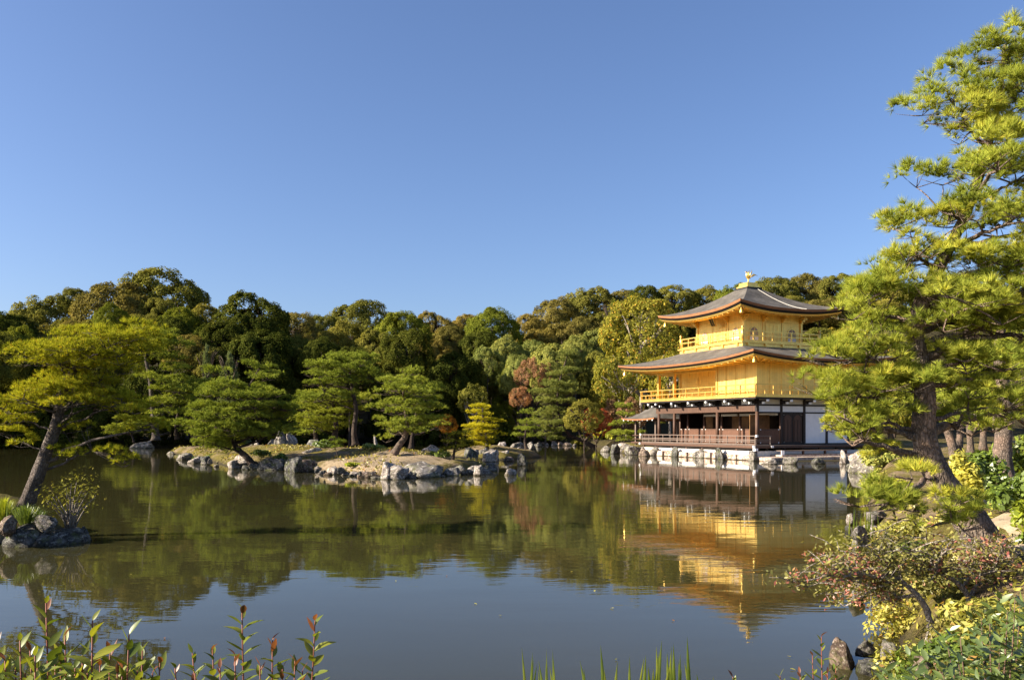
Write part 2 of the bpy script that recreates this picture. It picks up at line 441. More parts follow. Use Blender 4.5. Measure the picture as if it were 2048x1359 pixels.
def ground_h(X, Y):
    X = np.asarray(X, float); Y = np.asarray(Y, float)
    d = sdf(POND, X, Y)
    bank = .74 + .10*np.sin(X*.7 + 1)*np.cos(Y*.5) + .06*np.sin(X*1.9)*np.sin(Y*1.7)
    bank = bank + .5*sm(d, 1.5, 8)*(Y < 70)*.5
    z = -.9 + sm(d, -1.1, 1.0) * (bank + .9)
    hill = sm(Y, 88, 150)*sm(d, 2, 60)*17 + sm(Y, 140, 260)*8 + 3*np.sin(X*.05)*sm(d, 10, 60)*sm(Y, 90, 130)
    z = z + hill
    dx, dy = X - PX0, Y - PY0
    e = dx*cr + dy*sr; s = -dx*sr + dy*cr
    inside = (e > -3.2) & (e < 9.6) & (s > -4.2) & (s < 14)
    z = np.where(inside, np.minimum(z, .05), z)
    zi = -.9 + sm(-sdf(ISLAND, X, Y), -1.0, .9)*1.35 + sm(-sdf(ISLAND, X, Y), .5, 5.0)*.48 + .09*np.sin(X*1.3)*np.sin(Y*1.1) + .06*np.sin(X*2.9 + Y)*np.sin(Y*2.3 - X*.7) + .04*np.sin(X*5.1)*np.sin(Y*4.7)
    zj = -.9 + sm(-sdf(ISLET, X, Y), -1.0, .9)*1.35 + sm(-sdf(ISLET, X, Y), .5, 4.0)*.4
    return z, zi, zj
def gz(x, y):
    a, b, c = ground_h(np.array([x]), np.array([y])); return float(max(a[0], b[0], c[0]))

def grid_mesh(name, xs, ys, Z):
    nx, ny = len(xs), len(ys)
    XX, YY = np.meshgrid(xs, ys)
    V = np.stack([XX, YY, Z], -1).reshape(-1, 3).astype(np.float32)
    i, j = np.meshgrid(np.arange(nx-1), np.arange(ny-1)); a = (j*nx + i).ravel()
    Fq = np.stack([a, a+1, a+1+nx, a+nx], -1).astype(np.int32)
    me = bpy.data.meshes.new(name)
    me.vertices.add(len(V)); me.vertices.foreach_set('co', V.ravel())
    me.loops.add(Fq.size); me.loops.foreach_set('vertex_index', Fq.ravel())
    me.polygons.add(len(Fq)); me.polygons.foreach_set('loop_start', np.arange(0, Fq.size, 4, dtype=np.int32)); me.polygons.foreach_set('loop_total', np.full(len(Fq), 4, np.int32))
    me.polygons.foreach_set('use_smooth', np.ones(len(Fq), bool))
    me.update(calc_edges=True); return me

xs = np.concatenate([np.linspace(-1500, -115, 16), np.linspace(-110, 45, 340), np.linspace(50, 1500, 18)])
ys = np.concatenate([np.linspace(-600, -8, 8), np.linspace(-4, 30, 110), np.linspace(30.5, 125, 200), np.linspace(130, 320, 30), np.linspace(400, 2500, 8)])
GX, GY = np.meshgrid(xs, ys)
tag(link('ground', grid_mesh('ground', xs, ys, ground_h(GX, GY)[0]), M['ground']), kind='structure')
def island_obj(name, poly, idx):
    lo = poly.min(0) - 1.5; hi = poly.max(0) + 1.5
    x = np.arange(lo[0], hi[0], .3); y = np.arange(lo[1], hi[1], .3)
    a, b = np.meshgrid(x, y); Z = ground_h(a, b)[idx]
    return tag(link(name, grid_mesh(name, x, y, Z), M['ground']), kind='structure')
island_obj('island', ISLAND, 1)
island_obj('small_island', ISLET, 2)
tag(MB().add([(-130,-3,0),(45,-3,0),(45,125,0),(-130,125,0)], [(0,1,2,3)]).build('pond_water', M['water']), kind='structure')
# sandy path along the right bank
PATH_L = np.array([(4.75, 5.6), (5.0, 6.8), (5.35, 8.2), (5.85, 9.7), (6.6, 11.5), (7.5, 13.3), (9.0, 15.2), (12, 17.5)])
def path_left(y): return np.interp(y, PATH_L[:, 1], PATH_L[:, 0])
def build_path():
    V = []; Fc = []; yy = np.arange(5.6, 17.4, .25); nx = 9
    for y in yy:
        w = 2.1 + .15*math.sin(y*1.7); x0 = float(path_left(y)) + .12*math.sin(y*2.3)
        X = x0 + np.linspace(0, w, nx); Z = ground_h(X, np.full(nx, y))[0]
        V += [(X[i], y, Z[i] + (.035 if 0 < i < nx-1 else -.03)) for i in range(nx)]
    for j in range(len(yy)-1):
        for i in range(nx-1): a = j*nx + i; Fc.append((a, a+1, a+1+nx, a+nx))
    m = N('sandy_path'); p = m.pos(); n1 = m.noise(p, 2.2, 5, .6); n2 = m.noise(p, 30, 5, .7)
    c = m.ramp(n1, [(.3, (.36, .27, .165)), (.7, (.52, .41, .27))])
    c = m.mix(1, c, m.ramp(n2, [(.3, (.75, .75, .75)), (.7, (1.15, 1.15, 1.15))]), 'MULTIPLY')
    m.bsdf(c, .95, 0, .1, m.bump(n2, .5, .03))
    tag(MB().add(V, Fc).build('path', m.m, None, True), kind='structure')
build_path()

# ------------------------------------------------------------------ the golden pavilion
PAV = empty('golden_pavilion', (PX0, PY0, 0), PROT)
tag(PAV, 'three-storey golden pavilion with curved bark roofs and dark wooden ground floor', 'pavilion')
G, GW, WD, WR, DK = M['gold'], M['gold_wall'], M['wood'], M['wood_red'], M['wood_dark']
# local frame: x = e (along the right-hand side), y = s (along the pond front), z up
def P(name, mat, e0, e1, s0, s1, z0, z1, parent=PAV):
    return part(name, mat, parent, (e0, s0, z0), (e1, s1, z1))

def rail(side, a0, a1, fixed, zs, ztop, nposts, mat, half, t=.07, inset_short=True, ends=True):
    """balustrade on one side: side 's' runs along s at e=fixed, side 'e' runs along e at s=fixed"""
    def bx(name, b0, b1, w, z0, z1, m=mat):
        if side == 's': return P(name, m, fixed-w/2, fixed+w/2, b0, b1, z0, z1)
        return P(name, m, b0, b1, fixed-w/2, fixed+w/2, z0, z1)
    ex = .10 if ends else 0
    for k, z in enumerate(zs):
        top = k == len(zs) - 1
        bx('rail', a0 - (ex if top else 0), a1 + (ex if top else 0), t*(1.0 if top else .8), z - t*.45, z + t*.45)
    for i in range(nposts):
        c = a0 + (a1 - a0) * i / (nposts - 1)
        c = min(max(c, a0 + t*.5 + .002), a1 - t*.5 - .002)
        bx('post', c - t*.44, c + t*.44, t*.9, zs[0]+t*.45, ztop - t*.45)
        if half and i < nposts - 1:
            c2 = a0 + (a1 - a0) * (i + .5) / (nposts - 1)
            bx('short_post', c2 - t*.4, c2 + t*.4, t*.74, zs[0]+t*.45, zs[1] - t*.45)

# stone base, platform, deck
P('base_wall', M['lime'], -1.45, PW+1.0, -.85, PL+1.0, -.7, .60)
P('stone_platform', M['rock_pink'], -1.75, 8.6, -3.35, -.88, -.7, .24)
P('platform_step', M['rock_pink'], .4, 8.4, -2.0, -.87, .24, .36)
P('deck', M['wood_grey'], -1.0, PW+1.0, -1.0, PL+1.0, .86, .98)
P('deck_edge_beam', WD, -1.06, -1.003, -1.05, PL+1.05, .80, .955)
P('deck_edge_beam', WD, -1.0, PW+1.0, -1.06, -1.003, .80, .955)
P('deck_joist', DK, -.9, -.75, -.9, PL+.9, .70, .86)
for k in range(8):
    s = -.85 + k * (PL + 1.7) / 7
    P('deck_stub_post', WD, -.93, -.79, s-.07, s+.07, .601, .70)
for k in range(6):
    e = .2 + k*1.6
    P('deck_stub_post', DK, e-.07, e+.07, -.8, -.66, .601, .858)
P('step_bench', M['wood_grey'], .5, 6.6, -1.85, -1.25, .60, .66)
for e in (.6, 2.5, 4.5, 6.45):
    P('bench_leg', WD, e-.06, e+.06, -1.8, -1.68, .36, .60)
P('bench_leg_cap', M['white_cap'], .47, .73, -1.87, -1.83, .36, .655)
# stones along the front of the base
srng = random.Random(5)
def rock_mesh(name, seed, sub=4):
    import bmesh
    from mathutils import noise
    bm = bmesh.new(); bmesh.ops.create_icosphere(bm, subdivisions=sub, radius=1)
    r = random.Random(seed*7 + 3)
    planes = []
    for _ in range(12):
        d = Vector((r.uniform(-1,1), r.uniform(-1,1), r.uniform(-.7,.9))).normalized(); planes.append((d, r.uniform(.50, .86)))
    planes.append((Vector((r.uniform(-.35,.35), r.uniform(-.35,.35), 1)).normalized(), r.uniform(.45, .8)))
    off = Vector((seed*13.7, seed*5.1, seed*3.3))
    for v in bm.verts:
        d = v.co.normalized(); rad = 1.0
        for n_, o_ in planes:
            k = d.dot(n_)
            if k > 1e-3:
                q = o_ / k
                rad = min(rad, q) if q < rad - .04 else (rad if q > rad + .04 else min(rad, q) - .006)
        p = d*rad
        rad *= 1 + .20*noise.noise(p*1.7 + off) + .12*(.5 - abs(noise.noise(p*3.7 + off))) + .06*noise.noise(p*8.0 + off)
        v.co = d * rad
    sx = max(abs(v.co.x) for v in bm.verts); sz = max(v.co.z for v in bm.verts)
    for v in bm.verts: v.co.z *= .80/sz; v.co.x *= .95/sx; v.co.y *= .95/sx
    for f in bm.faces: f.smooth = True
    me = bpy.data.meshes.new(name); bm.to_mesh(me); bm.free()
    me.materials.append(None)
    return me
STONES = {}
def stone_variant(seed, matname=None, sub=4):
    if seed not in STONES: STONES[seed] = rock_mesh('stone', seed)
    return STONES[seed]
s = PL + 1.3
i = 0
while s > -1.2:
    w = srng.uniform(1.0, 1.9)
    h = srng.uniform(.36, .46)
    o = MB()
    x0 = -1.5 - srng.uniform(.28, .40)
    g = .03
    o.add([(x0, s-w+g, -.6), (-1.44, s-w+g, -.6), (-1.44, s-g, -.6), (x0, s-g, -.6),
           (x0+.07, s-w+g+.05, h*.9), (-1.44, s-w+g, h), (-1.44, s-g, h+.02), (x0+.09, s-g-.06, h)],
          [(3,2,1,0),(4,5,6,7),(0,1,5,4),(1,2,6,5),(2,3,7,6),(3,0,4,7)])
    o.build('base_stone', M['rock_pink'], PAV)
    if i % 2 == 1 or i == 0:
        b = link('base_boulder', stone_variant(2 + i % 5), M[['rock_pink', 'rock_grey', 'rock_brown', 'rock_dark'][i % 4]], PAV, True)
        b.location = (-1.88, s - w, .06 + .05*(i % 3)); b.scale = (.36, .40 + .12*(i % 3), .60 + .10*(i % 4)); b.rotation_euler = (.2*(i % 3 - 1), .15, i*1.3)
    s -= w; i += 1

# ground floor balustrade
rail('s', -.97, PL+.97, -.97, [1.04, 1.24, 1.36, 1.63], 1.63, 15, M['wood_grey'], False, .065)
rail('e', -.97, .35, -.97, [1.04, 1.24, 1.36, 1.63], 1.63, 2, M['wood_grey'], False, .06)
rail('e', -.97, 3.2, PL+.97, [1.04, 1.24, 1.36, 1.63], 1.63, 5, M['wood_grey'], False, .06)
for (e, s_, z) in ((-1.0, -1.12, 1.63), (-1.0, PL+1.12, 1.63), (-1.12, -1.0, .90), (-1.09, PL+1.12, .90), (.35, -1.12, .9)):
    P('white_end_cap', M['white_cap'], e-.07, e+.07, s_-.07, s_+.07, z-.07, z+.07)
P('corner_post', WD, -1.10, -.92, -1.10, -.92, .36, .80)
P('white_end_cap', M['white_cap'], -1.14, -.90, -1.14, -.90, .62, .795)
# ground floor timber frame
cw = .12
def column(e, s, z0, z1, mat, w=cw):
    m = MB().tube([(e, s, z0), (e, s, z1)], w, 10); return m.build('column', mat, PAV, True)
for s in (0, 2*BAY, 4.5*BAY, PL): column(0, s, .98, 3.31, WD)
for s in (0, BAY, 2*BAY, 3*BAY, 4*BAY, 5*BAY, PL): column(BAY, s, .98, 3.28, WD, .10)
for e in (2*BAY, 3*BAY, PW): P('column', DK, e-.10, e+.10, -.09, .12, .98, 4.17)
P('column', DK, -.10, .10, -.10, .10, 3.32, 4.17); P('column', DK, BAY-.10, BAY+.10, -.091, .12, 3.285, 4.17)
P('column', DK, BAY-.10, BAY+.10, -.091, -.101+.005, .98, 3.28)
for s in (2*BAY, 4.5*BAY, PL): P('column', DK, -.10, .10, s-.10, s+.10, 3.76, 4.17)
P('eave_beam', WD, -.09, .09, .101, PL+.3, 3.32, 3.74)
P('upper_beam', DK, -.085, .085, .101, PL+.3, 3.745, 3.82)
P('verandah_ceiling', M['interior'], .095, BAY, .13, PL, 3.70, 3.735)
# inner wall of the verandah: panels below, dark openings with painted screens behind
P('sill_beam', WD, BAY-.07, BAY+.07, .1, PL, .985, 1.08)
P('head_beam', WD, BAY-.08, BAY+.08, .1, PL, 3.29, 3.50)
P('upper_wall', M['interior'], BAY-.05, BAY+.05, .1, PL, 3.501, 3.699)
def shutter_panel(s0, s1):
    p = P('lattice_shutter', WR, BAY-.05, BAY-.01, s0, s1, 1.09, 2.02)
    for z in [1.12 + .1*k for k in range(9)]:
        P('slat', WR, BAY-.068, BAY-.051, s0+.03, s1-.03, z, z+.045, p)
    P('frame_bar', WD, BAY-.075, BAY-.012, s0, s1, 2.021, 2.10, p)
    for (y, z) in ((s0+.05, 1.12), (s1-.13, 1.12), (s0+.05, 2.03), (s1-.13, 2.03)):
        P('corner_fitting', M['white_cap'], BAY-.082, BAY-.0755, y, y+.08, z, z+.055, p)
edges = [0, BAY, 2*BAY, 3*BAY, 4*BAY, 5*BAY]
for k, s0 in enumerate(edges):
    s1 = min(s0 + BAY, PL)
    shutter_panel(s0 + .12, s1 - .12)
    if k in (0, 1, 2, 4):
        P('painted_screen', M['screen'], BAY+.9, BAY+.94, s0+.12, (s0 + s1)/2 if k != 2 else s1-.1, 1.1, 3.2)
    if k in (0, 1, 2, 3):
        P('rolled_blind', M['cream'], BAY-.20, BAY-.09, s0+.15, s1-.15, 3.06, 3.22)
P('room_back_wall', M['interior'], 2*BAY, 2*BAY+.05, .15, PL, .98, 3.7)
P('room_floor', WD, BAY+.05, 2*BAY, .15, PL-.1, .985, 1.0)
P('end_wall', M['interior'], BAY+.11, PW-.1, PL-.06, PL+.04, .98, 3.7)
P('rear_wall', M['plaster'], PW-.05, PW+.05, .12, PL-.06, .98, 4.1)
# right-hand side of the ground floor
for k in range(4):
    e0, e1 = k*BAY + .11, (k+1)*BAY - .11
    P('cross_beam', DK, e0, e1, -.075, .05, 3.20, 3.30)
    P('transom_panel', M['plaster'], e0, e1, -.05, .0, 3.301, 3.71)
    P('cross_beam', DK, e0, e1, -.075, .05, 3.711, 3.82)
    P('frieze_panel', M['cream'], e0, e1, -.04, .0, 3.821, 4.165)
    P('sill_beam', DK, e0, e1, -.075, .05, .985, 1.09)
p = P('lattice_shutter', WR, .13, BAY-.13, -.05, -.01, 1.091, 2.02)
for z in [1.12 + .1*k for k in range(9)]: P('slat', WR, .16, BAY-.16, -.068, -.051, z, z+.045, p)
P('frame_bar', WD, .13, BAY-.13, -.075, -.012, 2.021, 2.10, p)
for (x, z) in ((.2, 1.12), (BAY-.3, 1.12), (.2, 2.03), (BAY-.3, 2.03)): P('corner_fitting', M['white_cap'], x, x+.09, -.082, -.0755, z, z+.055, p)
P('painted_screen', M['screen'], .15, BAY-.2, .9, .94, 1.1, 3.1)
for k in range(2):
    e0 = BAY + .16 + k*(BAY-.32)/2 + .01; e1 = e0 + (BAY-.32)/2 - .02; c = (e0+e1)/2; hw = (e1-e0)/2
    d = P('door', DK, e0, e1, -.03, .02, 1.09, 3.2)
    prof = [(c - hw*.86, 1.2), (c + hw*.86, 1.2)] + [(c + hw*.86*math.cos(t), 2.6 + .5*math.sin(t)) for t in [i*math.pi/10 for i in range(11)]]
    MB().prism(prof, -.052, -.031, 'y').build('arched_door_panel', WD, d)
    for j in range(3):
        x = e0 + .14 + j*(e1-e0-.28)/2
        P('door_batten', DK, x-.02, x+.02, -.066, -.053, 1.25, 2.75, d)
    for z in (1.16, 3.06):
        P('corner_fitting', M['rock_grey'], e0+.03 if k == 0 else e1-.15, e0+.15 if k == 0 else e1-.03, -.075, -.0665 if z < 2 else -.032, z, z+.05, d)
for k in (2, 3):
    P('white_wall_panel', M['plaster'], k*BAY+.11, (k+1)*BAY-.11, -.05, .0, 1.091, 3.199)
# brackets under the first balcony, with white painted ends
def bracket(e, s, out_e, out_s):
    b = MB()
    L = .92
    for (z, l, w) in ((3.90, .5, .09), (4.05, L, .10)):
        x1, y1 = e + out_e*l, s + out_s*l
        px, py = (w/2 if out_e == 0 else 0), (w/2 if out_s == 0 else 0)
        b.box((min(e, x1)-px, min(s, y1)-py, z-.06), (max(e, x1)+px, max(s, y1)+py, z+.06))
    o = b.build('bracket', DK, PAV)
    for (z, l) in ((3.90, .52), (4.05, L+.02)):
        x, y = e + out_e*l, s + out_s*l
        P('white_bracket_end', M['white_cap'], x-.07, x+.07, y-.07, y+.07, z-.07, z+.07, o)
    if True:
        x, y = e + out_e*.3, s + out_s*.3
        tx, ty = (0, .28) if out_s == 0 else (.28, 0)
        P('cross_arm', DK, x-tx-.045, x+tx+.045, y-ty-.045, y+ty+.045, 3.961, 3.989, o)
for s in [0, BAY, 2*BAY, 3*BAY, 4*BAY, 5*BAY, PL]: bracket(-.09, s, -1, 0)
for e in [.02, BAY, 2*BAY, 3*BAY, PW]: bracket(e, -.1, 0, -1)
for k in range(6):
    s0 = k*BAY + .25; s1 = min(s0 + 1.3, PL - .2)
    P('frieze_panel', M['cream'], -.05, .0, s0, s1, 3.822, 4.165)
P('frieze_backing', DK, 0.003, .06, .1, PL, 3.822, 4.165)

# middle storey
o2 = 1.11
P('balcony_under_edge', DK, -o2+.06, PW+o2-.06, -o2+.06, PL+o2-.06, 4.17, 4.27)
P('balcony_floor', G, -o2, PW+o2, -o2, PL+o2, 4.272, 4.40)
r2 = o2 - .05
rail('s', -r2, PL+r2, -r2, [4.46, 4.79, 5.14], 5.14, 10, G, True, .085)
rail('e', -r2+.09, PW+r2-.09, -r2, [4.46, 4.79, 5.14], 5.14, 8, G, True, .08)
rail('s', -r2, PL+r2, PW+r2, [4.46, 4.79, 5.14], 5.14, 10, G, True, .08)
rail('e', -r2+.09, PW+r2-.09, PL+r2, [4.46, 4.79, 5.14], 5.14, 8, G, True, .08)
def gold_wall_e(e0, e1, s, zt, n, out):      # wall running along e
    w = (e1-e0)/n
    for k in range(n): P('wall_panel', GW, e0+k*w+.012, e0+(k+1)*w-.012, s-.04, s+.04, 4.402, zt)
    for k in range(n+1):
        x = min(max(e0+k*w, e0+.05), e1-.05); P('wall_batten', G, x-.05, x+.05, s+out*.012-.055, s+out*.012+.055, 4.402, zt)
def gold_wall_s(s0, s1, e, zt, n, out):
    w = (s1-s0)/n
    for k in range(n): P('wall_panel', GW, e-.04, e+.04, s0+k*w+.012, s0+(k+1)*w-.012, 4.402, zt)
    for k in range(n+1):
        x = min(max(s0+k*w, s0+.05), s1-.05); P('wall_batten', G, e+out*.012-.053, e+out*.012+.053, x-.05, x+.05, 4.402, zt)
ZT2 = 6.72
gold_wall_s(0.12, 2*BAY, 0, ZT2, 4, -1)
gold_wall_e(0.12, PW-.12, 0, ZT2, 8, -1)
gold_wall_e(0.06, BAY-.06, 2*BAY, ZT2, 1, 1)
gold_wall_s(2*BAY+.1, PL-.12, BAY, ZT2, 6, -1)
gold_wall_e(BAY+.1, PW-.12, PL, ZT2, 4, 1)
gold_wall_s(.12, PL-.12, PW, ZT2, 6, 1)
for (e, s) in ((0, 0), (0, 2*BAY), (0, 4.5*BAY), (0, PL), (PW, 0), (PW, PL), (BAY, PL), (BAY, 2*BAY+.06)): P('column', G, e-.10, e+.10, s-.10, s+.10, 4.404, ZT2+.02)
P('tie_beam', G, -.08, .08, 2*BAY+.1, PL-.1, 6.42, 6.60)
P('storey_ceiling', G, .05, PW-.05, .05, PL-.05, ZT2+.001, ZT2+.05)
for k in range(3):
    s0 = 2*BAY + .4 + k*2.3
    d = P('sliding_door', GW, BAY-.075, BAY-.068, s0, s0+2.0, 4.5, 6.2)
    for z in [4.6 + .2*j for j in range(8)]: P('louvre', G, BAY-.088, BAY-.0755, s0+.06, s0+1.94, z, z+.10, d)

# roofs
def roof(name, cx, cy, hs, he, ts, te, ze, zt, lift, power, th, soff_in, zsoff, flare=.12, nu=28, ntv=14):
    """hs/he: half size at the eave along s and e; ts/te: half size at the top"""
    R = empty(name, (0, 0, 0), 0, PAV)
    def pt(side, u, t, dz=0.0, shrink=0.0):
        a = 1 - t
        cornerx = flare * abs(u)**3 * a*a
        E_ = te + (he - te - shrink)*a + cornerx; S_ = ts + (hs - ts - shrink)*a + cornerx
        z = ze + (zt - ze)*(t**power) + lift*(abs(u)**2.6)*(a**1.5) + dz
        if side == 0: return (cx - E_, cy + u*S_, z)
        if side == 1: return (cx + u*E_, cy - S_, z)
        if side == 2: return (cx + E_, cy - u*S_, z)
        return (cx - u*E_, cy + S_, z)
    us = [math.sin((2*i/nu - 1)*math.pi/2) for i in range(nu+1)]
    for side in range(4):
        b = MB(); V = [pt(side, u, j/ntv) for j in range(ntv+1) for u in us]
        Fc = [(j*(nu+1)+i, (j+1)*(nu+1)+i, (j+1)*(nu+1)+i+1, j*(nu+1)+i+1) for j in range(ntv) for i in range(nu)]
        Fc = [tuple(reversed(f)) for f in Fc] if side in (0, 1, 2, 3) else Fc
        b.add(V, Fc); b.build('roof_slope', M['shingle'], R, True)
        def band(nm, m_, d0, sh0, d1, sh1):
            V = [pt(side, u, 0, d0, sh0) for u in us] + [pt(side, u, 0, d1, sh1) for u in us]
            MB().add(V, [(i, i+1, nu+1+i+1, nu+1+i) for i in range(nu)]).build(nm, m_, R, False)
        band('bark_eave_edge', M['bark_edge'], 0, 0, -th*.48, .05)
        band('dark_eave_edge', M['lacquer'], -th*.48, .05, -th*.95, .18)
        band('gold_eave_board', G, -th*.95, .18, -th*1.3, .24)
        V = [pt(side, u, 0, -th*1.3, .24) for u in us]
        Wt = []
        for u in us:
            if side == 0: q = (cx - soff_in[0], cy + u*soff_in[1], zsoff)
            elif side == 1: q = (cx + u*soff_in[0], cy - soff_in[1], zsoff)
            elif side == 2: q = (cx + soff_in[0], cy - u*soff_in[1], zsoff)
            else: q = (cx - u*soff_in[0], cy + soff_in[1], zsoff)
            Wt.append(q)
        MB().add(V + Wt, [(i, i+1, nu+1+i+1, nu+1+i) for i in range(nu)]).build('soffit', GW, R, True)
        n = 22 if hs > 6 else 16
        for k in range(n):
            u = -0.94 + 1.88*k/(n-1)
            a = Vector(pt(side, u, 0, -th*1.3 - .04, .30)); 
            ui = max(-1, min(1, u*1.12)) if abs(u) < .9 else u
            if side == 0: q = Vector((cx - soff_in[0], cy + ui*soff_in[1], zsoff-.03))
            elif side == 1: q = Vector((cx + ui*soff_in[0], cy - soff_in[1], zsoff-.03))
            elif side == 2: q = Vector((cx + soff_in[0], cy - ui*soff_in[1], zsoff-.03))
            else: q = Vector((cx - ui*soff_in[0], cy + soff_in[1], zsoff-.03))
            MB().tube([a, q], .042, 4).build('rafter', G, R)
    for (sx, sy) in ((-1,-1), (1,-1), (1,1), (-1,1)):
        tip = Vector(pt(0 if sx < 0 else 2, sy if sx < 0 else -sy, 0, -th*1.45, .42))
        q = Vector((cx + sx*soff_in[0], cy + sy*soff_in[1], zsoff-.05))
        o = MB().tube([q, tip], .08, 6).build('hip_rafter', G, R)
        MB().tube([tip + Vector((0,0,-.05)), tip + Vector((0,0,-.12)), tip + Vector((0,0,-.18)), tip + Vector((0,0,-.36)), tip + Vector((0,0,-.40))], [.02,.03,.08,.12,.13], 8).build('wind_bell', G, o)
    return R, pt
CX, CY = PW/2, PL/2
R2, pt2 = roof('lower_roof', CX, CY, 8.15, 6.56, 3.70, 3.70, 6.93, 8.06, .42, 1.25, .30, (PW/2+.04, PL/2+.04), 6.73)
R3, pt3 = roof('upper_roof', CX, CY, 4.85, 4.85, .62, .62, 10.80, 12.93, .40, 1.5, .36, (2.79, 2.79), 10.62, nu=26, ntv=16)
MB().tube([Vector(pt3(1, .30, t)) + Vector((0, 0, .03)) for t in [i/10*.92 + .04 for i in range(11)]], .016, 6).build('lightning_wire', M['cream'], R3)

# top storey
h3 = 3.72
def P3(name, mat, e0, e1, s0, s1, z0, z1, parent=PAV): return P(name, mat, CX+e0, CX+e1, CY+s0, CY+s1, z0, z1, parent)
P3('balcony_skirt', GW, -h3, h3, -h3, h3, 7.75, 8.30)
P3('balcony_floor', G, -h3-.12, h3+.12, -h3-.12, h3+.12, 8.302, 8.42)
for side in range(4):
    for k in range(5):
        a = -h3 + .5 + k*(2*h3-1.0)/4
        q = h3 + .012
        bb = [(-q-.10, -q+.0, a-.09, a+.09), (a-.09, a+.09, -q-.10, -q), (q, q+.10, a-.09, a+.09), (a-.09, a+.09, q, q+.10)][side]
        P3('skirt_bracket', G, *bb, 8.12, 8.29)
for side, fx in (('s', -h3+.06), ('s', h3-.06)):
    rail(side, CY-h3+.16, CY+h3-.16, CX+fx, [8.50, 8.86, 9.17], 9.17, 9, G, False, .075, ends=False)
for side, fx in (('e', -h3+.06), ('e', h3-.06)):
    rail(side, CX-h3+.16, CX+h3-.16, CY+fx, [8.50, 8.86, 9.17], 9.17, 9, G, False, .07, ends=False)
for (sx, sy) in ((-1,-1), (1,-1), (1,1), (-1,1)):
    x, y = CX+sx*(h3-.06), CY+sy*(h3-.06)
    MB().tube([(x,y,8.421), (x,y,9.30), (x,y,9.31), (x,y,9.35), (x,y,9.37), (x,y,9.42), (x,y,9.50), (x,y,9.57)], [.09,.09,.07,.07,.095,.10,.07,.005], 10).build('finial_post', G, PAV, True)
w3 = 2.725
P3('wall_core', GW, -w3+.12, w3-.12, -w3+.12, w3-.12, 8.421, 10.60)
def bell(c, z0, w, h):
    pts = [(c-w*.50, z0), (c+w*.50, z0), (c+w*.47, z0+h*.35), (c+w*.46, z0+h*.6), (c+w*.38, z0+h*.78), (c+w*.22, z0+h*.90), (c+w*.08, z0+h*.95), (c, z0+h),
           (c-w*.08, z0+h*.95), (c-w*.22, z0+h*.90), (c-w*.38, z0+h*.78), (c-w*.46, z0+h*.6), (c-w*.47, z0+h*.35)]
    return pts
for side in range(4):
    axis = 'x' if side in (0, 2) else 'y'; sg = -1 if side in (0, 1) else 1
    ca, co = (CY, CX) if axis == 'x' else (CX, CY)
    def face_box(name, mat, a0, a1, d0, d1, z0, z1, parent=PAV):
        x, y = sorted((co + sg*(w3+d0), co + sg*(w3+d1)))
        if axis == 'x': return P(name, mat, x, y, ca+a0, ca+a1, z0, z1, parent)
        return P(name, mat, ca+a0, ca+a1, x, y, z0, z1, parent)
    def face_prism(name, mat, prof, d0, d1, parent=PAV):
        x, y = sorted((co + sg*(w3+d0), co + sg*(w3+d1)))
        return MB().prism([(ca+a, z) for a, z in prof], x, y, axis).build(name, mat, parent)
    b3 = 2*w3/3
    for k in range(3):
        a0 = -w3 + k*b3; c = a0 + b3/2
        face_box('wall_panel', GW, a0+.08, a0+b3-.08, -.11, 0, 8.421, 10.60)
        if k != 1:
            win = face_prism('bell_window', M['gold'], bell(c, 8.60, .98, 1.12), .002, .035)
            face_prism('pane', M['paper_shaded'], bell(c, 8.64, .82, .98), .036, .045, win)
            face_box('lower_pane', M['plaster'], c-.385, c+.385, .0455, .047, 8.65, 8.92, win)  # white strip paints the sunlit lower half of the paper
            face_box('muntin', G, c-.02, c+.02, .048, .06, 8.64, 9.58, win)
            for z in (8.92, 9.16): face_box('muntin', G, c-.40, c+.40, .0605, .07, z-.016, z+.016, win)
        else:
            d = face_box('lattice_door', G, c-.78, c+.78, .002, .03, 8.50, 10.0)
            for j in range(4):
                x = c - .72 + j*.37
                face_box('door_panel', GW, x, x+.32, .031, .045, 8.55, 9.15, d)
                face_box('door_lattice', M['gold'], x, x+.32, .031, .04, 9.22, 9.92, d)
                for q in range(3): face_box('lattice_bar', GW, x+.02, x+.30, .0405, .055, 9.30+q*.2, 9.34+q*.2, d)
    for k in range(4):
        a = -w3 + k*b3
        if k in (1, 2): face_box('column', G, a-.07, a+.07, -.10, .035, 8.422, 10.62)
        # bracket cluster under the eave
        for (z, l, w) in ((10.12, .16, .12), (10.26, .32, .22), (10.40, .48, .34)):
            aa = min(max(a, -w3+.02), w3-.02)
            face_box('eave_bracket', G, aa-w/2, aa+w/2, .037, .037+l, z-.055, z+.055)
    face_box('head_rail', G, -w3+.1, w3-.1, .001, .028, 10.02, 10.10)
for (sx, sy) in ((-1,-1), (1,-1), (1,1), (-1,1)):
    P3('column', G, sx*w3-.09, sx*w3+.09, sy*w3-.09, sy*w3+.09, 8.423, 10.63)
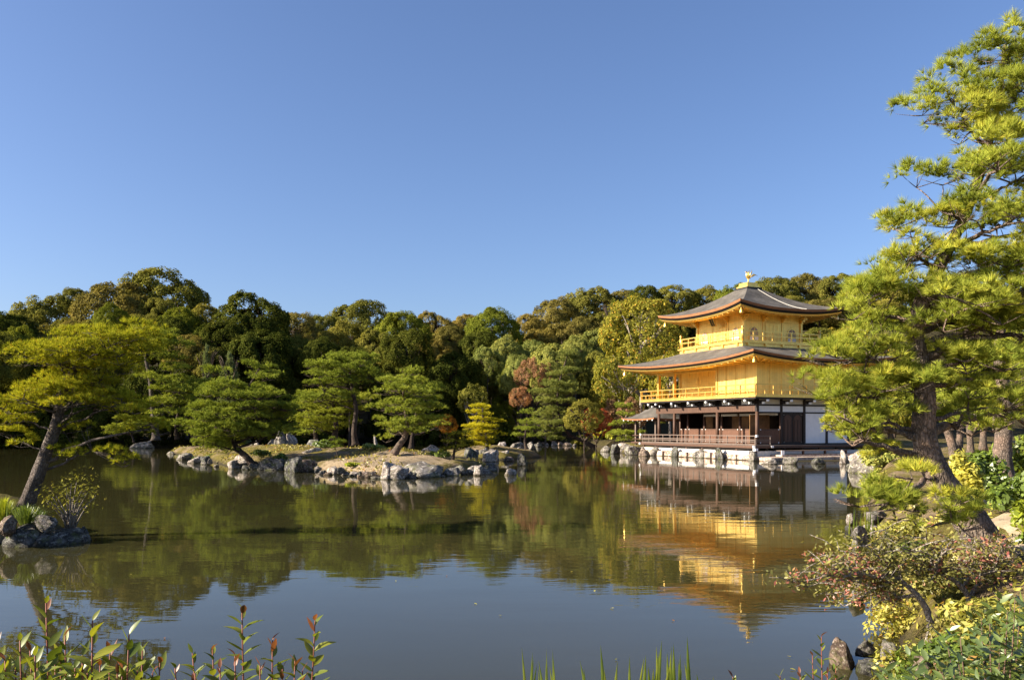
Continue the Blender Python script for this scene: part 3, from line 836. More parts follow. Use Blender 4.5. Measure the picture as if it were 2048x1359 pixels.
# name board under the upper eave on the pond side
nb = empty('name_board', (CX - w3 - .75, CY, 10.22), 0, PAV); nb.rotation_euler = (0, math.radians(-28), 0)
part('board', M['lacquer'], nb, (-.03, -.21, -.36), (.01, .21, .36))
for a, b_ in (((-.05, -.27, -.42), (.02, -.212, .42)), ((-.05, .212, -.42), (.02, .27, .42)), ((-.05, -.211, -.42), (.02, .211, -.362)), ((-.05, -.211, .362), (.02, .211, .42))):
    part('frame_bar', G, nb, a, b_)
for zc in (.22, 0, -.22):      # three written characters, strokes in gold
    for (y0, z0, y1, z1) in ((-.11, .07, .11, .085), (-.09, .01, .09, .025), (-.008, -.08, .008, .06), (-.11, -.085, -.03, -.07), (.03, -.085, .11, -.07)):
        part('character_stroke', G, nb, (-.036, y0, zc+z0), (-.031, y1, zc+z1))
# roof crown and the phoenix
P3('roof_crown_base', M['lacquer'], -.74, .74, -.74, .74, 12.80, 12.97)
P3('roof_crown_plinth', G, -.62, .62, -.62, .62, 12.972, 13.10)
P3('roof_crown_box', G, -.50, .50, -.50, .50, 13.101, 13.36)
ph = empty('phoenix_statue', (CX, CY, 13.361), math.radians(90), PAV); ph.scale = (.8, .8, .95)
b = MB()
b.tube([(0, .0, .02), (0, .0, .26)], [.10, .05], 8)
b.tube([(.06, 0, .2), (.06, 0, .42)], .022, 6); b.tube([(-.06, 0, .2), (-.06, 0, .42)], .022, 6)
b.build('legs', G, ph, True)
MB().tube([(0, -.30, .56), (0, -.22, .50), (0, -.05, .46), (0, .10, .52), (0, .18, .62), (0, .19, .74), (0, .17, .84), (0, .20, .91), (0, .27, .93), (0, .35, .90)], [.03, .09, .14, .14, .10, .065, .05, .055, .05, .008], 10).build('body', G, ph, True)
for sx in (-1, 1):
    w = MB()
    for k in range(6):
        a = .25 + k*.22
        base = Vector((sx*.10, .06 - k*.035, .56)); tip = base + Vector((sx*.30*math.cos(a)*.9, -.10 - .02*k, .52*math.sin(a) + .06))
        mid = (base + tip)/2 + Vector((sx*.06, -.03, .03))
        w.tube([base, mid, tip], [.035, .05, .008], 5)
    w.build('wing', G, ph, True)
t_ = MB()
for k in range(5):
    x = (k-2)*.09
    t_.tube([(0, -.26, .54), (x*.6, -.45, .60 + .03*(2-abs(k-2))), (x*1.4, -.66, .70 + .05*(2-abs(k-2))), (x*2, -.86, .62 + .06*(2-abs(k-2)))], [.04, .045, .04, .008], 5)
t_.build('tail', G, ph, True)
cst = MB()
for k in range(3): cst.tube([(0, .19, .93), (0, .15-.04*k, 1.02-.01*k)], [.02, .004], 5)
cst.build('crest', G, ph)

# small fishing hall at the far end of the pavilion
FH = empty('fishing_hall', tuple(pav(1.9, PL + 3.1, 0)), PROT)
tag(FH, 'small open wooden hall with its own bark roof at the pavilion\'s left end', 'hall')
for (x, y) in ((-1.1,-1.5), (1.1,-1.5), (-1.1,1.5), (1.1,1.5)): part('column', M['wood_grey'], FH, (x-.08, y-.08, -.4), (x+.08, y+.08, 2.72))
part('floor', WD, FH, (-1.4, -2.0, .86), (1.4, 1.8, .97))
for x in (-1.1, 1.1): part('beam', WD, FH, (x-.07, -1.9, 2.725), (x+.07, 1.9, 2.86))
for y in (-1.5, 1.5): part('beam', WD, FH, (-1.5, y-.06, 2.862), (1.5, y+.06, 2.96))
part('rail', WD, FH, (-1.35, -1.9, 1.5), (-1.28, 1.7, 1.56)); part('rail', WD, FH, (-1.35, -1.9, 1.2), (-1.28, 1.7, 1.25))
rf = MB(); n = 12; V = []
us = [2*i/n-1 for i in range(n+1)]
def fr(x, y):   # hipped-gable curve, ridge along y
    a = min(1, max(abs(x)/2.0, (abs(y)-1.0)/1.5 if abs(y) > 1.0 else 0)); return 2.93 + 1.05*(1-a)**1.35 + .10*(abs(x)/2.0*abs(y)/2.5)**2
V = [(2.0*u, 2.5*v, fr(2.0*u, 2.5*v)) for v in us for u in us]
rf.add(V, [(j*(n+1)+i, j*(n+1)+i+1, (j+1)*(n+1)+i+1, (j+1)*(n+1)+i) for j in range(n) for i in range(n)]).build('roof_slope', M['shingle'], FH, True)
loop = [(i, 0) for i in range(n)] + [(n, j) for j in range(n)] + [(n-i, n) for i in range(n)] + [(0, n-j) for j in range(n)]
lv = [V[j*(n+1)+i] for i, j in loop]; m_ = len(lv)
MB().add(lv + [(x*.985, y*.985, z-.13) for x, y, z in lv], [(i, (i+1) % m_, m_+(i+1) % m_, m_+i) for i in range(m_)]).build('bark_eave_edge', M['bark_edge'], FH)
MB().add([(x*.985, y*.985, z-.131) for x, y, z in V], [(j*(n+1)+i, (j+1)*(n+1)+i, (j+1)*(n+1)+i+1, j*(n+1)+i+1) for j in range(n) for i in range(n)]).build('soffit', DK, FH)
for k in range(7):
    y = -2.2 + k*.73
    part('rafter', DK, FH, (-1.9, y-.04, 2.80), (-1.1, y+.04, 2.87)); part('white_end_cap', M['white_cap'], FH, (-1.96, y-.05, 2.78), (-1.901, y+.05, 2.88))
for k in range(5):
    x = -1.5 + k*.75
    part('white_end_cap', M['white_cap'], FH, (x-.05, -2.46, 2.78), (x+.05, -2.40, 2.88)); part('rafter', DK, FH, (x-.04, -2.399, 2.80), (x+.04, -1.7, 2.87))
part('ridge', M['lacquer'], FH, (-.12, -1.05, 3.93), (.12, 1.05, 4.08))

# ------------------------------------------------------------------ vegetation builders
def unit(a):
    return a / np.maximum(np.linalg.norm(a, axis=-1, keepdims=True), 1e-9)

def needles(Pt, D, K, L, W, spread, rng):
    """needle bursts: K thin triangles at each point"""
    n = len(Pt)
    d = unit(np.repeat(D, K, 0) + spread * unit(rng.normal(size=(n*K, 3))))
    ln = L * rng.uniform(.65, 1.1, (n*K, 1))
    side = unit(np.cross(d, rng.normal(size=(n*K, 3)))) * (W/2)
    b = np.repeat(Pt, K, 0)
    return np.stack([b - side, b + side, b + d*ln], 1).reshape(-1, 3)

def leaves(Pt, Nn, size, rng, jit=.7, aspect=1.6):
    """rhombic leaves at points facing Nn with jitter"""
    n = len(Pt)
    nn = unit(Nn + jit * rng.normal(size=(n, 3)) * .6)
    a = unit(np.cross(nn, rng.normal(size=(n, 3)))); b = np.cross(nn, a)
    s = size * rng.uniform(.6, 1.2, (n, 1))
    la, lb = a*s*aspect*.5, b*s*.5
    return np.stack([Pt - la, Pt + lb*.9 - la*.1, Pt + la, Pt - lb*.9 - la*.1], 1).reshape(-1, 3)

def pine(name, label, trunk, r0, r1, pads, mat, bark, tuft, group=None, seed=1, nb=True, split=False, root=True, cat='tree', limb_pads=8, radii=None, limb_drop=.28, limb_r=1.0):
    """trunk: world points; pads: (x, y, z, r, thick); tuft: (per m2, K, L, W, spread)"""
    rng = np.random.default_rng(seed); rr = random.Random(seed)
    base = Vector(trunk[0]); T = empty(name, base); tag(T, label, cat, group)
    tp = [Vector(p) - base for p in spline(trunk, 5)]
    m = len(tp)
    rad = [r0 + (r1 - r0) * (i/(m-1))**.8 for i in range(m)]
    if radii: rad = list(np.interp(np.arange(m), np.linspace(0, m-1, len(radii)), radii))
    if root: rad[0] *= 1.35; rad[1] *= 1.12; rad[2] *= 1.04
    tb = MB(); tb.tube(tp, rad, 14 if r0 > .15 else 10, True, .10, rr); tb.build('trunk', bark, T, True)
    allP = []; allD = []
    cen = np.array([[p[0], p[1], p[2]] for p in pads]) - np.array(base)
    nk = max(3, int(len(pads)/limb_pads)); idx = rng.choice(len(pads), nk, replace=False); K_ = cen[idx].copy()
    for _ in range(8):                                   # gather the pads on a few limbs
        own = np.argmin(((cen[:, None, :] - K_[None])**2 * np.array([1, 1, 3.0])).sum(-1), 1)
        for q in range(nk):
            if (own == q).any(): K_[q] = cen[own == q].mean(0)
    limbs = []; joined = MB()
    for q in range(nk):
        c = Vector(K_[q]) + Vector((0, 0, -.06))
        j = min(range(m), key=lambda k: abs(tp[k].z - (c.z - .08 - limb_drop*(c.xy - tp[k].xy).length)) + .12*(c.xy - tp[k].xy).length)
        j = max(j, int(m*.2)); dist = (c - tp[j]).length
        rb = max(.010, min(rad[j]*.55, .022 + .020*dist))*rr.uniform(.8, 1.15)*limb_r
        mid = tp[j]*.45 + c*.55 + Vector((rr.uniform(-.14, .14), rr.uniform(-.14, .14), rr.uniform(-.06, .10)))*dist
        pth = bez(tp[j], mid, c, 9)
        pth = [p + Vector((rr.uniform(-1, 1), rr.uniform(-1, 1), rr.uniform(-1, 1)))*dist*.028*(0 < k < 8) for k, p in enumerate(pth)]
        b = MB() if split else joined
        b.tube(pth, [rb*(1 - .6*k/8) for k in range(9)], 7)
        limbs.append((pth, rb, b))
    for i, (x, y, z, r, th) in enumerate(pads):
        c = Vector((x, y, z)) - base
        pth0, rb, b = limbs[own[i]]
        k0 = min(range(2, 9), key=lambda k: (pth0[k] - c).length + .10*(8 - k)*(pth0[8] - pth0[0]).length/8)
        s0 = pth0[k0]; dist = (c - s0).length; r1_ = max(.006, rb*.38)
        pth = bez(s0, s0*.5 + c*.5 + Vector((rr.uniform(-.12, .12), rr.uniform(-.12, .12), rr.uniform(-.12, .08)))*dist, c + Vector((0, 0, -th*.45)), 5)
        b.tube(pth, [r1_, r1_*.85, r1_*.7, r1_*.55, r1_*.4], 5)
        for q in range(4 if r < .5 else 5):
            a = rr.uniform(0, 6.283); e = c + Vector((math.cos(a)*r*.8, math.sin(a)*r*.8, th*rr.uniform(-.2, .4)))
            b.tube(bez(c + Vector((0, 0, -th*.45)), (c + e)/2 + Vector((0, 0, -th*.3)), e, 4), [r1_*.5, r1_*.4, r1_*.3, r1_*.12], 4)
        n = max(6, int(tuft[0] * math.pi * r * r))
        ns = 7 if r > .25 else 5                           # each pad is a handful of small domed sprays
        ph = rng.uniform(0, 2*np.pi, ns) ; rho = np.sqrt(rng.uniform(0, 1, ns))*.85
        sc_ = np.stack([np.cos(ph)*rho*r, np.sin(ph)*rho*r, th*(1 - rho**2)*.7 + rng.normal(size=ns)*th*.22], 1)
        rs = r*rng.uniform(.26, .44, ns)
        w = rng.integers(0, ns, n); dd = unit(rng.normal(size=(n, 3)) + np.array([0, 0, .55])); dd[:, 2] = np.where(dd[:, 2] < -.25, -dd[:, 2], dd[:, 2])
        Pt = sc_[w] + dd*rs[w][:, None]*np.array([1, 1, .7])*rng.uniform(.3, .95, (n, 1)) + np.array([c.x, c.y, c.z])
        D = unit(dd + np.array([0, 0, .45]) + np.stack([np.cos(ph[w])*rho[w], np.sin(ph[w])*rho[w], 0*w], 1)*.4)
        if split:
            V = needles(Pt, D, tuft[1], tuft[2], tuft[3], tuft[4], rng)
            link('foliage_pad', np_mesh('foliage_pad', V, 3), mat, T)['kind'] = 'stuff'
        else:
            allP.append(Pt); allD.append(D)
    if split:
        for _, _, b in limbs: b.build('branch', bark, T, True)
    else:
        joined.build('branches', bark, T, True)
        V = needles(np.concatenate(allP), np.concatenate(allD), tuft[1], tuft[2], tuft[3], tuft[4], rng)
        link('crown', np_mesh('crown', V, 3), mat, T)
    return T

def row_pads(rows, Y, r, th, seed, depth=.75, skip=None, jitter=.35, fill=1.12, yspan=None, drop=.14):
    """rows: (py, x0, x1[, depth factor]) in photo pixels at depth Y -> pads spread over a flat ellipse for each tier"""
    rr = random.Random(seed); out = []
    for row in rows:
        py, x0, x1 = row[:3]; wd = x1 - x0; x0 += rr.uniform(-.05, .09)*wd; x1 += rr.uniform(-.09, .05)*wd; py += rr.uniform(-3, 3); dd = row[3] if len(row) > 3 else depth
        a = (x1 - x0)/2/F*Y; c = at((x0+x1)/2, py, Y); bdepth = max(a*dd, r*.6) if yspan is None else yspan
        step = r*1.25/fill
        ny = max(1, int(2*bdepth/step))
        for j in range(ny):
            v = (-1 + (2*j+1)/ny)
            ha = a*math.sqrt(max(0.03, 1 - v*v*.95)); nx = max(1, int(round(2*ha/step)))
            for i in range(nx):
                u = (-1 + (2*i+1)/nx)*max(0, ha - r*.55) if nx > 1 else 0
                x = c.x + u + rr.uniform(-1, 1)*jitter*r; y = Y + v*bdepth + rr.uniform(-1, 1)*jitter*r
                edge = math.hypot(u/max(a, .01), v)
                z = c.z - edge*edge*th*.9 + rr.uniform(-1, 1)*max(th*.45, r*.30)
                # keep the photographed position when the pad is nearer or farther than Y
                z = EYE + (z - EYE)*(1 + .35*(y/Y - 1))
                if rr.random() < drop: continue
                if skip and skip(1024 + x/y*F, HZ - (z - EYE)/y*F, y): continue
                out.append((x, y, z, r*rr.uniform(.65, 1.3), th*rr.uniform(.8, 1.35)))
    return out

def px_path(pts, Y):
    return [tuple(at(p[0], p[1], Y + (p[2] if len(p) > 2 else 0))) for p in pts]

# ---- unit prototypes for the wood: one unit high, crown radius one
def broad_crown(seed, nl=34, spread=.62, zc=.60, zr=.36, sub=13, nleaf=240, size=.034):
    rng = np.random.default_rng(seed)
    # lobes on a dome, in a space where the crown is a sphere of radius 1 about (0,0,0)
    d = unit(rng.normal(size=(nl*3, 3))); d = d[d[:, 2] > -.55][:nl]
    rad = rng.uniform(.31, .50, len(d)); cen = d * (rng.uniform(.78, 1.02, (len(d), 1)) - rad[:, None]*.75) * np.array([1, 1, 1])
    Pt, Nn = [], []
    for c, r in zip(cen, rad):
        sd_ = unit(rng.normal(size=(sub, 3)) + unit(c)*.8)
        sc_ = c + sd_*r*rng.uniform(.6, .9, (sub, 1)); sr_ = r*rng.uniform(.30, .48, sub)
        for q, s_ in zip(sc_, sr_):
            n_ = unit(rng.normal(size=(nleaf, 3)) + unit(q)*.55)
            Pt.append(q + n_*s_*rng.uniform(.72, 1.06, (nleaf, 1))); Nn.append(unit(n_ + unit(q)*.5 + np.array([0, 0, .25])))
    Pt = np.concatenate(Pt); Nn = np.concatenate(Nn)
    inside = np.zeros(len(Pt), bool)
    for c, r in zip(cen, rad): inside |= (np.linalg.norm(Pt - c, axis=1) < r*.80)
    inside |= Pt[:, 2] < -.75
    Pt = Pt[~inside]; Nn = Nn[~inside]
    V = leaves(Pt, Nn, size, rng)
    mx = np.percentile(np.abs(Pt[:, :2]), 99.5); V /= np.array([mx, mx, Pt[:, 2].max()])
    return V

def conifer_crown(seed, tiers=15, K=9, taper=1.0, size=.11, dens=1.0):
    rng = np.random.default_rng(seed); Pt, D = [], []
    for t in range(tiers):
        f = t/(tiers-1); z = .16 + .82*f; R = (1 - f)**taper*.95 + .05
        nb_ = max(4, int(9*(1-f) + 4))
        for b in range(nb_):
            a = rng.uniform(0, 2*np.pi); rr_ = R*rng.uniform(.6, 1.05); n = int(46*dens*max(.3, rr_))
            u = np.sqrt(rng.uniform(0.02, 1, n)); w = .17*(1-f*.5)
            X = np.cos(a)*u*rr_ + rng.normal(size=n)*w*.55; Yy = np.sin(a)*u*rr_ + rng.normal(size=n)*w*.55
            Z = z + .035*u*rr_ - .05*u*u + rng.normal(size=n)*.012
            Pt.append(np.stack([X, Yy, Z], 1)); D.append(np.stack([np.cos(a)*.6 + 0*u, np.sin(a)*.6 + 0*u, .22 + 0*u], 1) + rng.normal(size=(n, 3))*.2)
    Pt = np.concatenate(Pt); D = unit(np.concatenate(D))
    V = needles(Pt, D, K, 1.0, .20, .7, rng).reshape(-1, 3, 3)
    b = (V[:, 0] + V[:, 1])/2
    V = b[:, None, :] + (V - b[:, None, :])*np.array([size, size, size*.34])
    return V.reshape(-1, 3)

def limb_trunk(seed, zc=.9, n=6, r=.05, show=.7, lo=.62):
    rr = random.Random(seed); b = MB()
    b.tube([(0,0,-.06), (.03,.01,.15), (-.02,.02,.35), (.02,0,zc)], [r*1.25, r, r*.8, r*.5], 8)
    for k in range(n):
        a = k*6.283/n + rr.uniform(-.4, .4); z0 = rr.uniform(lo, zc)
        e = (math.cos(a)*rr.uniform(.4, show), math.sin(a)*rr.uniform(.4, show), min(.92, z0 + rr.uniform(.15, .38)))
        pth = bez((0, 0, z0), (e[0]*.5, e[1]*.5, z0 + .05), e, 5)
        b.tube(pth, [r*.5, r*.42, r*.32, r*.22, r*.08], 5)
        for q in range(2):
            f = (e[0] + rr.uniform(-.25, .25), e[1] + rr.uniform(-.25, .25), min(.96, e[2] + rr.uniform(-.02, .12)))
            b.tube([pth[2], tuple((Vector(pth[2]) + Vector(f))/2 + Vector((0, 0, .02))), f], [r*.25, r*.18, r*.05], 4)
    return b.mesh('trunk', True)

PROTO = {}
for k in range(5):
    PROTO['broad', k] = (np_mesh('crown', broad_crown(100+k, nl=[34, 44, 30, 40, 52][k], size=[.034, .032, .036, .032, .031][k]), 4), limb_trunk(200+k))
for k in range(2):
    PROTO['cone', k] = (np_mesh('crown', conifer_crown(300+k, taper=[.85, .6][k], size=.09, dens=1.6), 3), limb_trunk(310+k, .8, 7, .045))
PROTO['sparse', 0] = (np_mesh('crown', broad_crown(400, nl=40, sub=10, nleaf=60, size=.046), 4), limb_trunk(410, .8, 12, .05, 1.0, .3))
PROTO['sparse', 1] = (np_mesh('crown', broad_crown(401, nl=34, sub=10, nleaf=64, size=.048), 4), limb_trunk(411, .7, 10, .045, 1.0, .3))

def wood_tree(name, px, ytop, wpx, Y, kind, k, mat, label=None, group='trees of the hillside wood', bark='bark_dark', rz=None, hmin=5.0, squat=1.05):
    X = (px - 1024)/F*Y; ztop = EYE + (HZ - ytop)/F*Y; zb = gz(X, Y)
    h = max(ztop - zb, hmin*.4) + .1
    T = empty(name, (X, Y, ztop - h), rz if rz is not None else (px*1.7 + ytop) % 6.28)
    w = wpx/2/F*Y
    c = link('crown', PROTO[kind, k][0], mat, T, True); t = link('trunk', PROTO[kind, k][1], M[bark], T, True)
    if kind == 'cone':
        c.scale = (w, w, h); t.scale = (w, w, h)
    else:
        v = min(w*squat, h*(.52 if squat < 1.4 else .56)); c.scale = (w, w, v); c.location = (0, 0, h - v); t.scale = (w*.8, w*.8, h - v*.35)
    tag(T, label, 'tree', group); return T

# ------------------------------------------------------------------ the wood on the hills
ORD = ['leftmost', 'second from left', 'third from left', 'fourth from left', 'fifth from left', 'sixth from left', 'seventh from left', 'eighth from left', 'ninth from left',
       'tenth from left', 'eleventh from left', 'twelfth from left', 'thirteenth from left', 'fourteenth from left', 'fifteenth from left', 'sixteenth from left', 'seventeenth from left',
       'eighteenth from left', 'nineteenth from left', 'twentieth from left', 'twenty-first from left', 'twenty-second from left', 'twenty-third from left', 'twenty-fourth from left',
       'twenty-fifth from left', 'twenty-sixth from left', 'twenty-seventh from left', 'twenty-eighth from left', 'twenty-ninth from left', 'thirtieth from left']
def number(items, fmt):
    """items: [(sort key, object)] -> labels by their order from the left"""
    for i, (_, o) in enumerate(sorted(items, key=lambda t: t[0])):
        o['label'] = fmt.format(ORD[i] if i < len(items) - 1 or len(items) == 1 else 'rightmost')

LM = {'d': 'leaf_dark', 'g': 'leaf_green', 'o': 'leaf_olive', 'b': 'leaf_brown', 'a': 'leaf_autumn'}
LN = {'d': 'dark green', 'g': 'bright green', 'o': 'olive green', 'b': 'brownish', 'a': 'yellowing'}
crest = [(-60,600,170,100,'d'),(18,622,110,96,'d'),(92,586,170,112,'o'),(150,573,70,116,'o'),(232,560,190,112,'b'),(325,537,200,118,'o'),(408,604,110,110,'o'),(508,579,165,106,'d'),
    (592,622,120,128,'b'),(648,628,100,134,'o'),(728,600,150,140,'o'),(802,618,125,118,'g'),(868,620,105,142,'b'),(930,626,80,146,'b'),(983,613,128,126,'g'),(1062,627,90,140,'b'),
    (1112,592,120,150,'b'),(1178,573,140,158,'o'),(1240,577,110,160,'b'),(1292,569,84,150,'d'),(1350,571,120,158,'o'),(1412,571,100,164,'o'),(1470,566,96,160,'g'),(1545,549,120,172,'o'),
    (1612,545,125,176,'b'),(1672,547,110,172,'o'),(1732,550,120,170,'o'),(1800,560,120,165,'o'),(1880,566,130,160,'d'),(1965,575,140,150,'o'),(2050,590,150,140,'d')]
by = {}
rk = random.Random(11)
for i, (px, yt, w, Y, c) in enumerate(crest):
    o = wood_tree('evergreen_tree', px, yt, w, Y, 'broad', i % 5, M[LM[c]], group='evergreens along the hill crest')
    by.setdefault((LN[c], 'along the skyline of the hill'), []).append((px, o))
mid = [(-70,690,170,92,'d'),(40,668,150,92,'d'),(130,640,150,100,'b'),(205,655,130,98,'o'),(280,625,130,104,'o'),(345,630,110,102,'d'),(385,668,110,96,'b'),(440,640,120,100,'d'),(520,655,150,98,'d'),
    (585,668,110,104,'o'),(640,672,110,100,'d'),(690,640,130,112,'o'),(755,655,110,108,'o'),(815,655,125,104,'d'),(700,690,120,96,'d'),(860,672,110,112,'b'),(905,650,90,124,'b'),(905,700,120,104,'d'),
    (960,660,100,118,'d'),(1075,655,110,132,'b'),(1125,640,120,136,'b'),(1170,630,110,140,'b'),(1215,650,90,128,'d'),(1260,640,110,138,'o'),(1320,620,110,140,'o'),(1385,620,110,146,'o'),(1440,610,110,150,'b'),
    (1510,590,110,156,'o'),(1575,592,120,158,'o'),(1640,598,120,150,'b'),(1700,600,120,150,'o'),(1760,610,130,150,'d'),(1690,650,120,125,'a'),(1630,655,110,120,'o')]
for i, (px, yt, w, Y, c) in enumerate(mid):
    o = wood_tree('evergreen_tree', px, yt, w, Y, 'broad', (i*3+1) % 5, M[LM[c]], group='evergreens below the hill crest')
    by.setdefault((LN[c], 'halfway up the wooded slope'), []).append((px, o))
low = [(-80,760,170,88,'d'),(10,745,150,90,'d'),(90,740,140,92,'d'),(180,730,150,92,'d'),(300,720,140,92,'d'),(380,735,120,94,'d'),(450,740,120,98,'d'),(520,735,130,100,'d'),(575,745,110,98,'d'),(640,750,110,100,'d'),
    (800,740,130,102,'d'),(860,750,110,104,'d'),(920,765,110,106,'d'),(470,790,120,106,'d'),(560,800,120,106,'d'),(660,800,110,108,'d'),(880,795,90,106,'d'),(1000,790,80,112,'g'),(960,800,60,112,'d'),(940,775,80,114,'g'),
    (1225,740,90,108,'a'),(1200,700,90,115,'o'),(1290,720,90,100,'o'),(60,800,150,96,'d'),(200,800,150,98,'d'),(330,800,120,100,'d'),(1660,720,110,100,'o'),(1730,700,130,100,'d'),(1790,690,120,95,'a')]
for i, (px, yt, w, Y, c) in enumerate(low):  # mostly the dark leaves, standing in for shade low on the slope
    o = wood_tree('evergreen_tree', px, yt, w, Y, 'broad', (i*2+3) % 5, M[LM[c]], group='evergreens near the far shore', hmin=4, squat=1.7)
    by.setdefault((LN[c], 'low on the slope near the far shore'), []).append((px, o))
rf_ = random.Random(31); cr_x = [c[0] for c in crest]; cr_y = [c[1] for c in crest]; cr_d = [c[3] for c in crest]
for i in range(46):
    px = -40 + i*45 + rf_.uniform(-18, 18); yt = float(np.interp(px, cr_x, cr_y)) + rf_.uniform(30, 95); Y = float(np.interp(px, cr_x, cr_d)) - rf_.uniform(4, 14); c = rf_.choice('oobgd')
    if px > 1950: continue
    o = wood_tree('evergreen_tree', px, yt, rf_.uniform(70, 125), Y, 'broad', i % 5, M[LM[c]], group='evergreens filling the upper slope', squat=1.25)
    by.setdefault((LN[c], 'filling the slope just under the crest'), []).append((px, o))
for (cn, where), items in by.items():
    number(items, '{} of the ' + cn + ' evergreens ' + where)

# lighter pines and coloured trees in the middle distance
it = []
for i, (px, yt, w, Y) in enumerate([(1008,668,90,116),(1060,676,90,120),(1105,684,100,114),(975,690,70,112),(1150,668,90,124),(1190,655,80,126),(1040,705,80,108),(1090,715,80,106)]):
    o = wood_tree('far_pine', px, yt, w*1.1, Y, 'broad', (i*2+1) % 5, M['pine_far'], group='pale green pines behind the far shore', bark='bark', squat=1.3); it.append((px, o))
number(it, '{} of the pale green pines beyond the far shore')
it = []
for i, (px, yt, w, Y) in enumerate([(413,688,60,92),(460,702,76,91)]):
    o = wood_tree('young_pine', px, yt, w, Y, 'cone', i, M['pine_blue'], group='bluish young pines'); it.append((px, o))
it[0][1]['label'] = 'slim bluish young pine, left of the pair before the dark wood'
it[1][1]['label'] = 'broader bluish young pine, right of the pair before the dark wood'
wood_tree('cedar_tree', 1228, 600, 75, 132, 'cone', 0, M['leaf_green'], 'tall narrow dark green conifer left of the yellowing tree', None)
wood_tree('deciduous_tree', 1283, 584, 175, 96, 'sparse', 0, M['leaf_autumn'], 'tall yellowing tree with bare pale limbs left of the pavilion roofs', 'trees turning colour', 'bark_pale')
wood_tree('deciduous_tree', 1252, 690, 130, 92, 'sparse', 1, M['leaf_autumn'], 'shorter yellowing tree under the pavilion\'s left eave', 'trees turning colour', 'bark_pale')
wood_tree('deciduous_tree', 1340, 700, 120, 88, 'sparse', 0, M['leaf_autumn'], 'yellowing tree showing through the pavilion\'s open upper verandah', 'trees turning colour', 'bark_pale')
wood_tree('maple_tree', 1066, 714, 76, 104, 'sparse', 1, M['leaf_pink'], 'russet red maple between the pale pines of the far shore', 'maples in autumn colour', 'bark_dark')
wood_tree('maple_tree', 1040, 770, 50, 100, 'sparse', 0, M['leaf_pink'], 'low russet maple below the taller russet one', 'maples in autumn colour', 'bark_dark')
wood_tree('maple_tree', 1192, 815, 66, 86, 'sparse', 1, M['leaf_red'], 'small crimson maple on the shore left of the pavilion', 'maples in autumn colour', 'bark_dark')
wood_tree('maple_tree', 1246, 792, 90, 88, 'sparse', 1, M['leaf_pink'], 'pale pinkish-brown tree just left of the middle balcony', 'maples in autumn colour', 'bark_dark')
wood_tree('maple_tree', 893, 826, 46, 50, 'sparse', 0, M['leaf_orange'], 'small orange maple beside the golden pine', 'maples in autumn colour', 'bark_dark')
wood_tree('deciduous_tree', 945, 765, 66, 100, 'sparse', 1, M['leaf_olive'], 'sparse olive tree behind the golden pine', 'trees turning colour', 'bark_pale')
wood_tree('deciduous_tree', 1168, 795, 80, 84, 'sparse', 0, M['leaf_olive'], 'sparse grey-green tree leaning left of the crimson maple', 'trees turning colour', 'bark_dark')

# ------------------------------------------------------------------ garden pines
MIDT = (52, 13, .17, .021, .7)
def island_pine(label, trunk, r0, r1, rows, Y, r, th, seed, mat='pine_mid', bark='bark_dark', tuft=MIDT, group='pines on the islands', **kw):
    return pine('garden_pine', label, px_path(trunk, Y), r0, r1, row_pads(rows, Y, r, th, seed, **kw), M[mat], M[bark], tuft, group, seed)
island_pine('broad layered pine leaning from the island\'s left shore, low over the water',
    [(508,932),(492,912),(470,890,.3),(465,850,.4),(475,810,.3),(500,770,.2),(520,735,0)], .20, .05,
    [(732,480,560,.6),(748,395,470,.6),(752,475,570),(772,400,575),(792,385,580),(812,370,590),(832,365,580),(850,360,585),(868,345,565),(884,355,520),(898,400,480,.5),(822,520,600),(855,560,610,.5)], 44, .62, .20, 21)
island_pine('tall pine with straight trunk at the centre of the island', [(711,890),(708,860),(712,820),(705,780),(700,745),(695,722)], .20, .05,
    [(716,620,765,.6),(728,610,775),(745,600,765),(765,590,760),(790,600,740),(752,730,790,.5)], 50, .66, .20, 22)
island_pine('lower bright pine crowding the tall central pine on its left', [(668,880),(672,850),(668,815),(660,790)], .22, .06,
    [(785,590,700),(805,575,720),(822,590,730),(842,580,720),(858,600,700),(798,640,750)], 54, .70, .22, 23)
island_pine('thin dark-stemmed pine half hidden left of the central pines', [(632,878),(630,850),(640,820)], .14, .05, [(808,560,650),(835,590,660),(858,600,670),(868,570,640,.5)], 57, .6, .2, 24)
island_pine('pine with leaning reddish trunk on the island\'s right half', [(788,908),(798,890),(812,868),(812,830),(808,790),(805,750)], .21, .05,
    [(742,775,845,.7),(760,745,855),(782,740,880),(802,745,895),(822,740,885),(845,735,880),(862,740,880),(880,745,800,.5),(838,845,905,.5)], 42, .60, .20, 25, bark='bark')
island_pine('upright trunk pine just behind the leaning one', [(822,897),(825,870),(832,830),(838,790)], .15, .05, [(770,800,880),(798,820,900),(825,825,905),(850,830,900)], 47, .6, .2, 26)
island_pine('small pine sapling on the bare island slope', [(676,912),(672,900),(668,885)], .03, .012, [(878,655,685,.7),(888,650,690,.7),(898,652,688,.7)], 40.2, .22, .10, 27, tuft=(90, 12, .16, .018, .8))
island_pine('low dark pine bush over the boulders at the island\'s right tip', [(905,928),(908,905),(912,885)], .10, .04, [(872,890,955,.7),(886,880,965,.7),(900,885,960,.7)], 41.5, .42, .14, 28, mat='leaf_dark')
island_pine('golden yellow layered pine on the small islet', [(975,898),(972,870),(966,840),(965,815)], .12, .04,
    [(810,935,990),(824,932,1002),(838,930,1005),(852,915,1010),(866,912,1010),(878,920,1005),(888,925,990)], 60, .58, .15, 29, mat='pine_gold', bark='bark_grey')
island_pine('compact green pine right of the golden one', [(1053,898),(1050,880),(1052,855)], .16, .05, [(828,1035,1075),(842,1025,1085),(858,1018,1090),(870,1020,1085)], 66, .62, .18, 30)
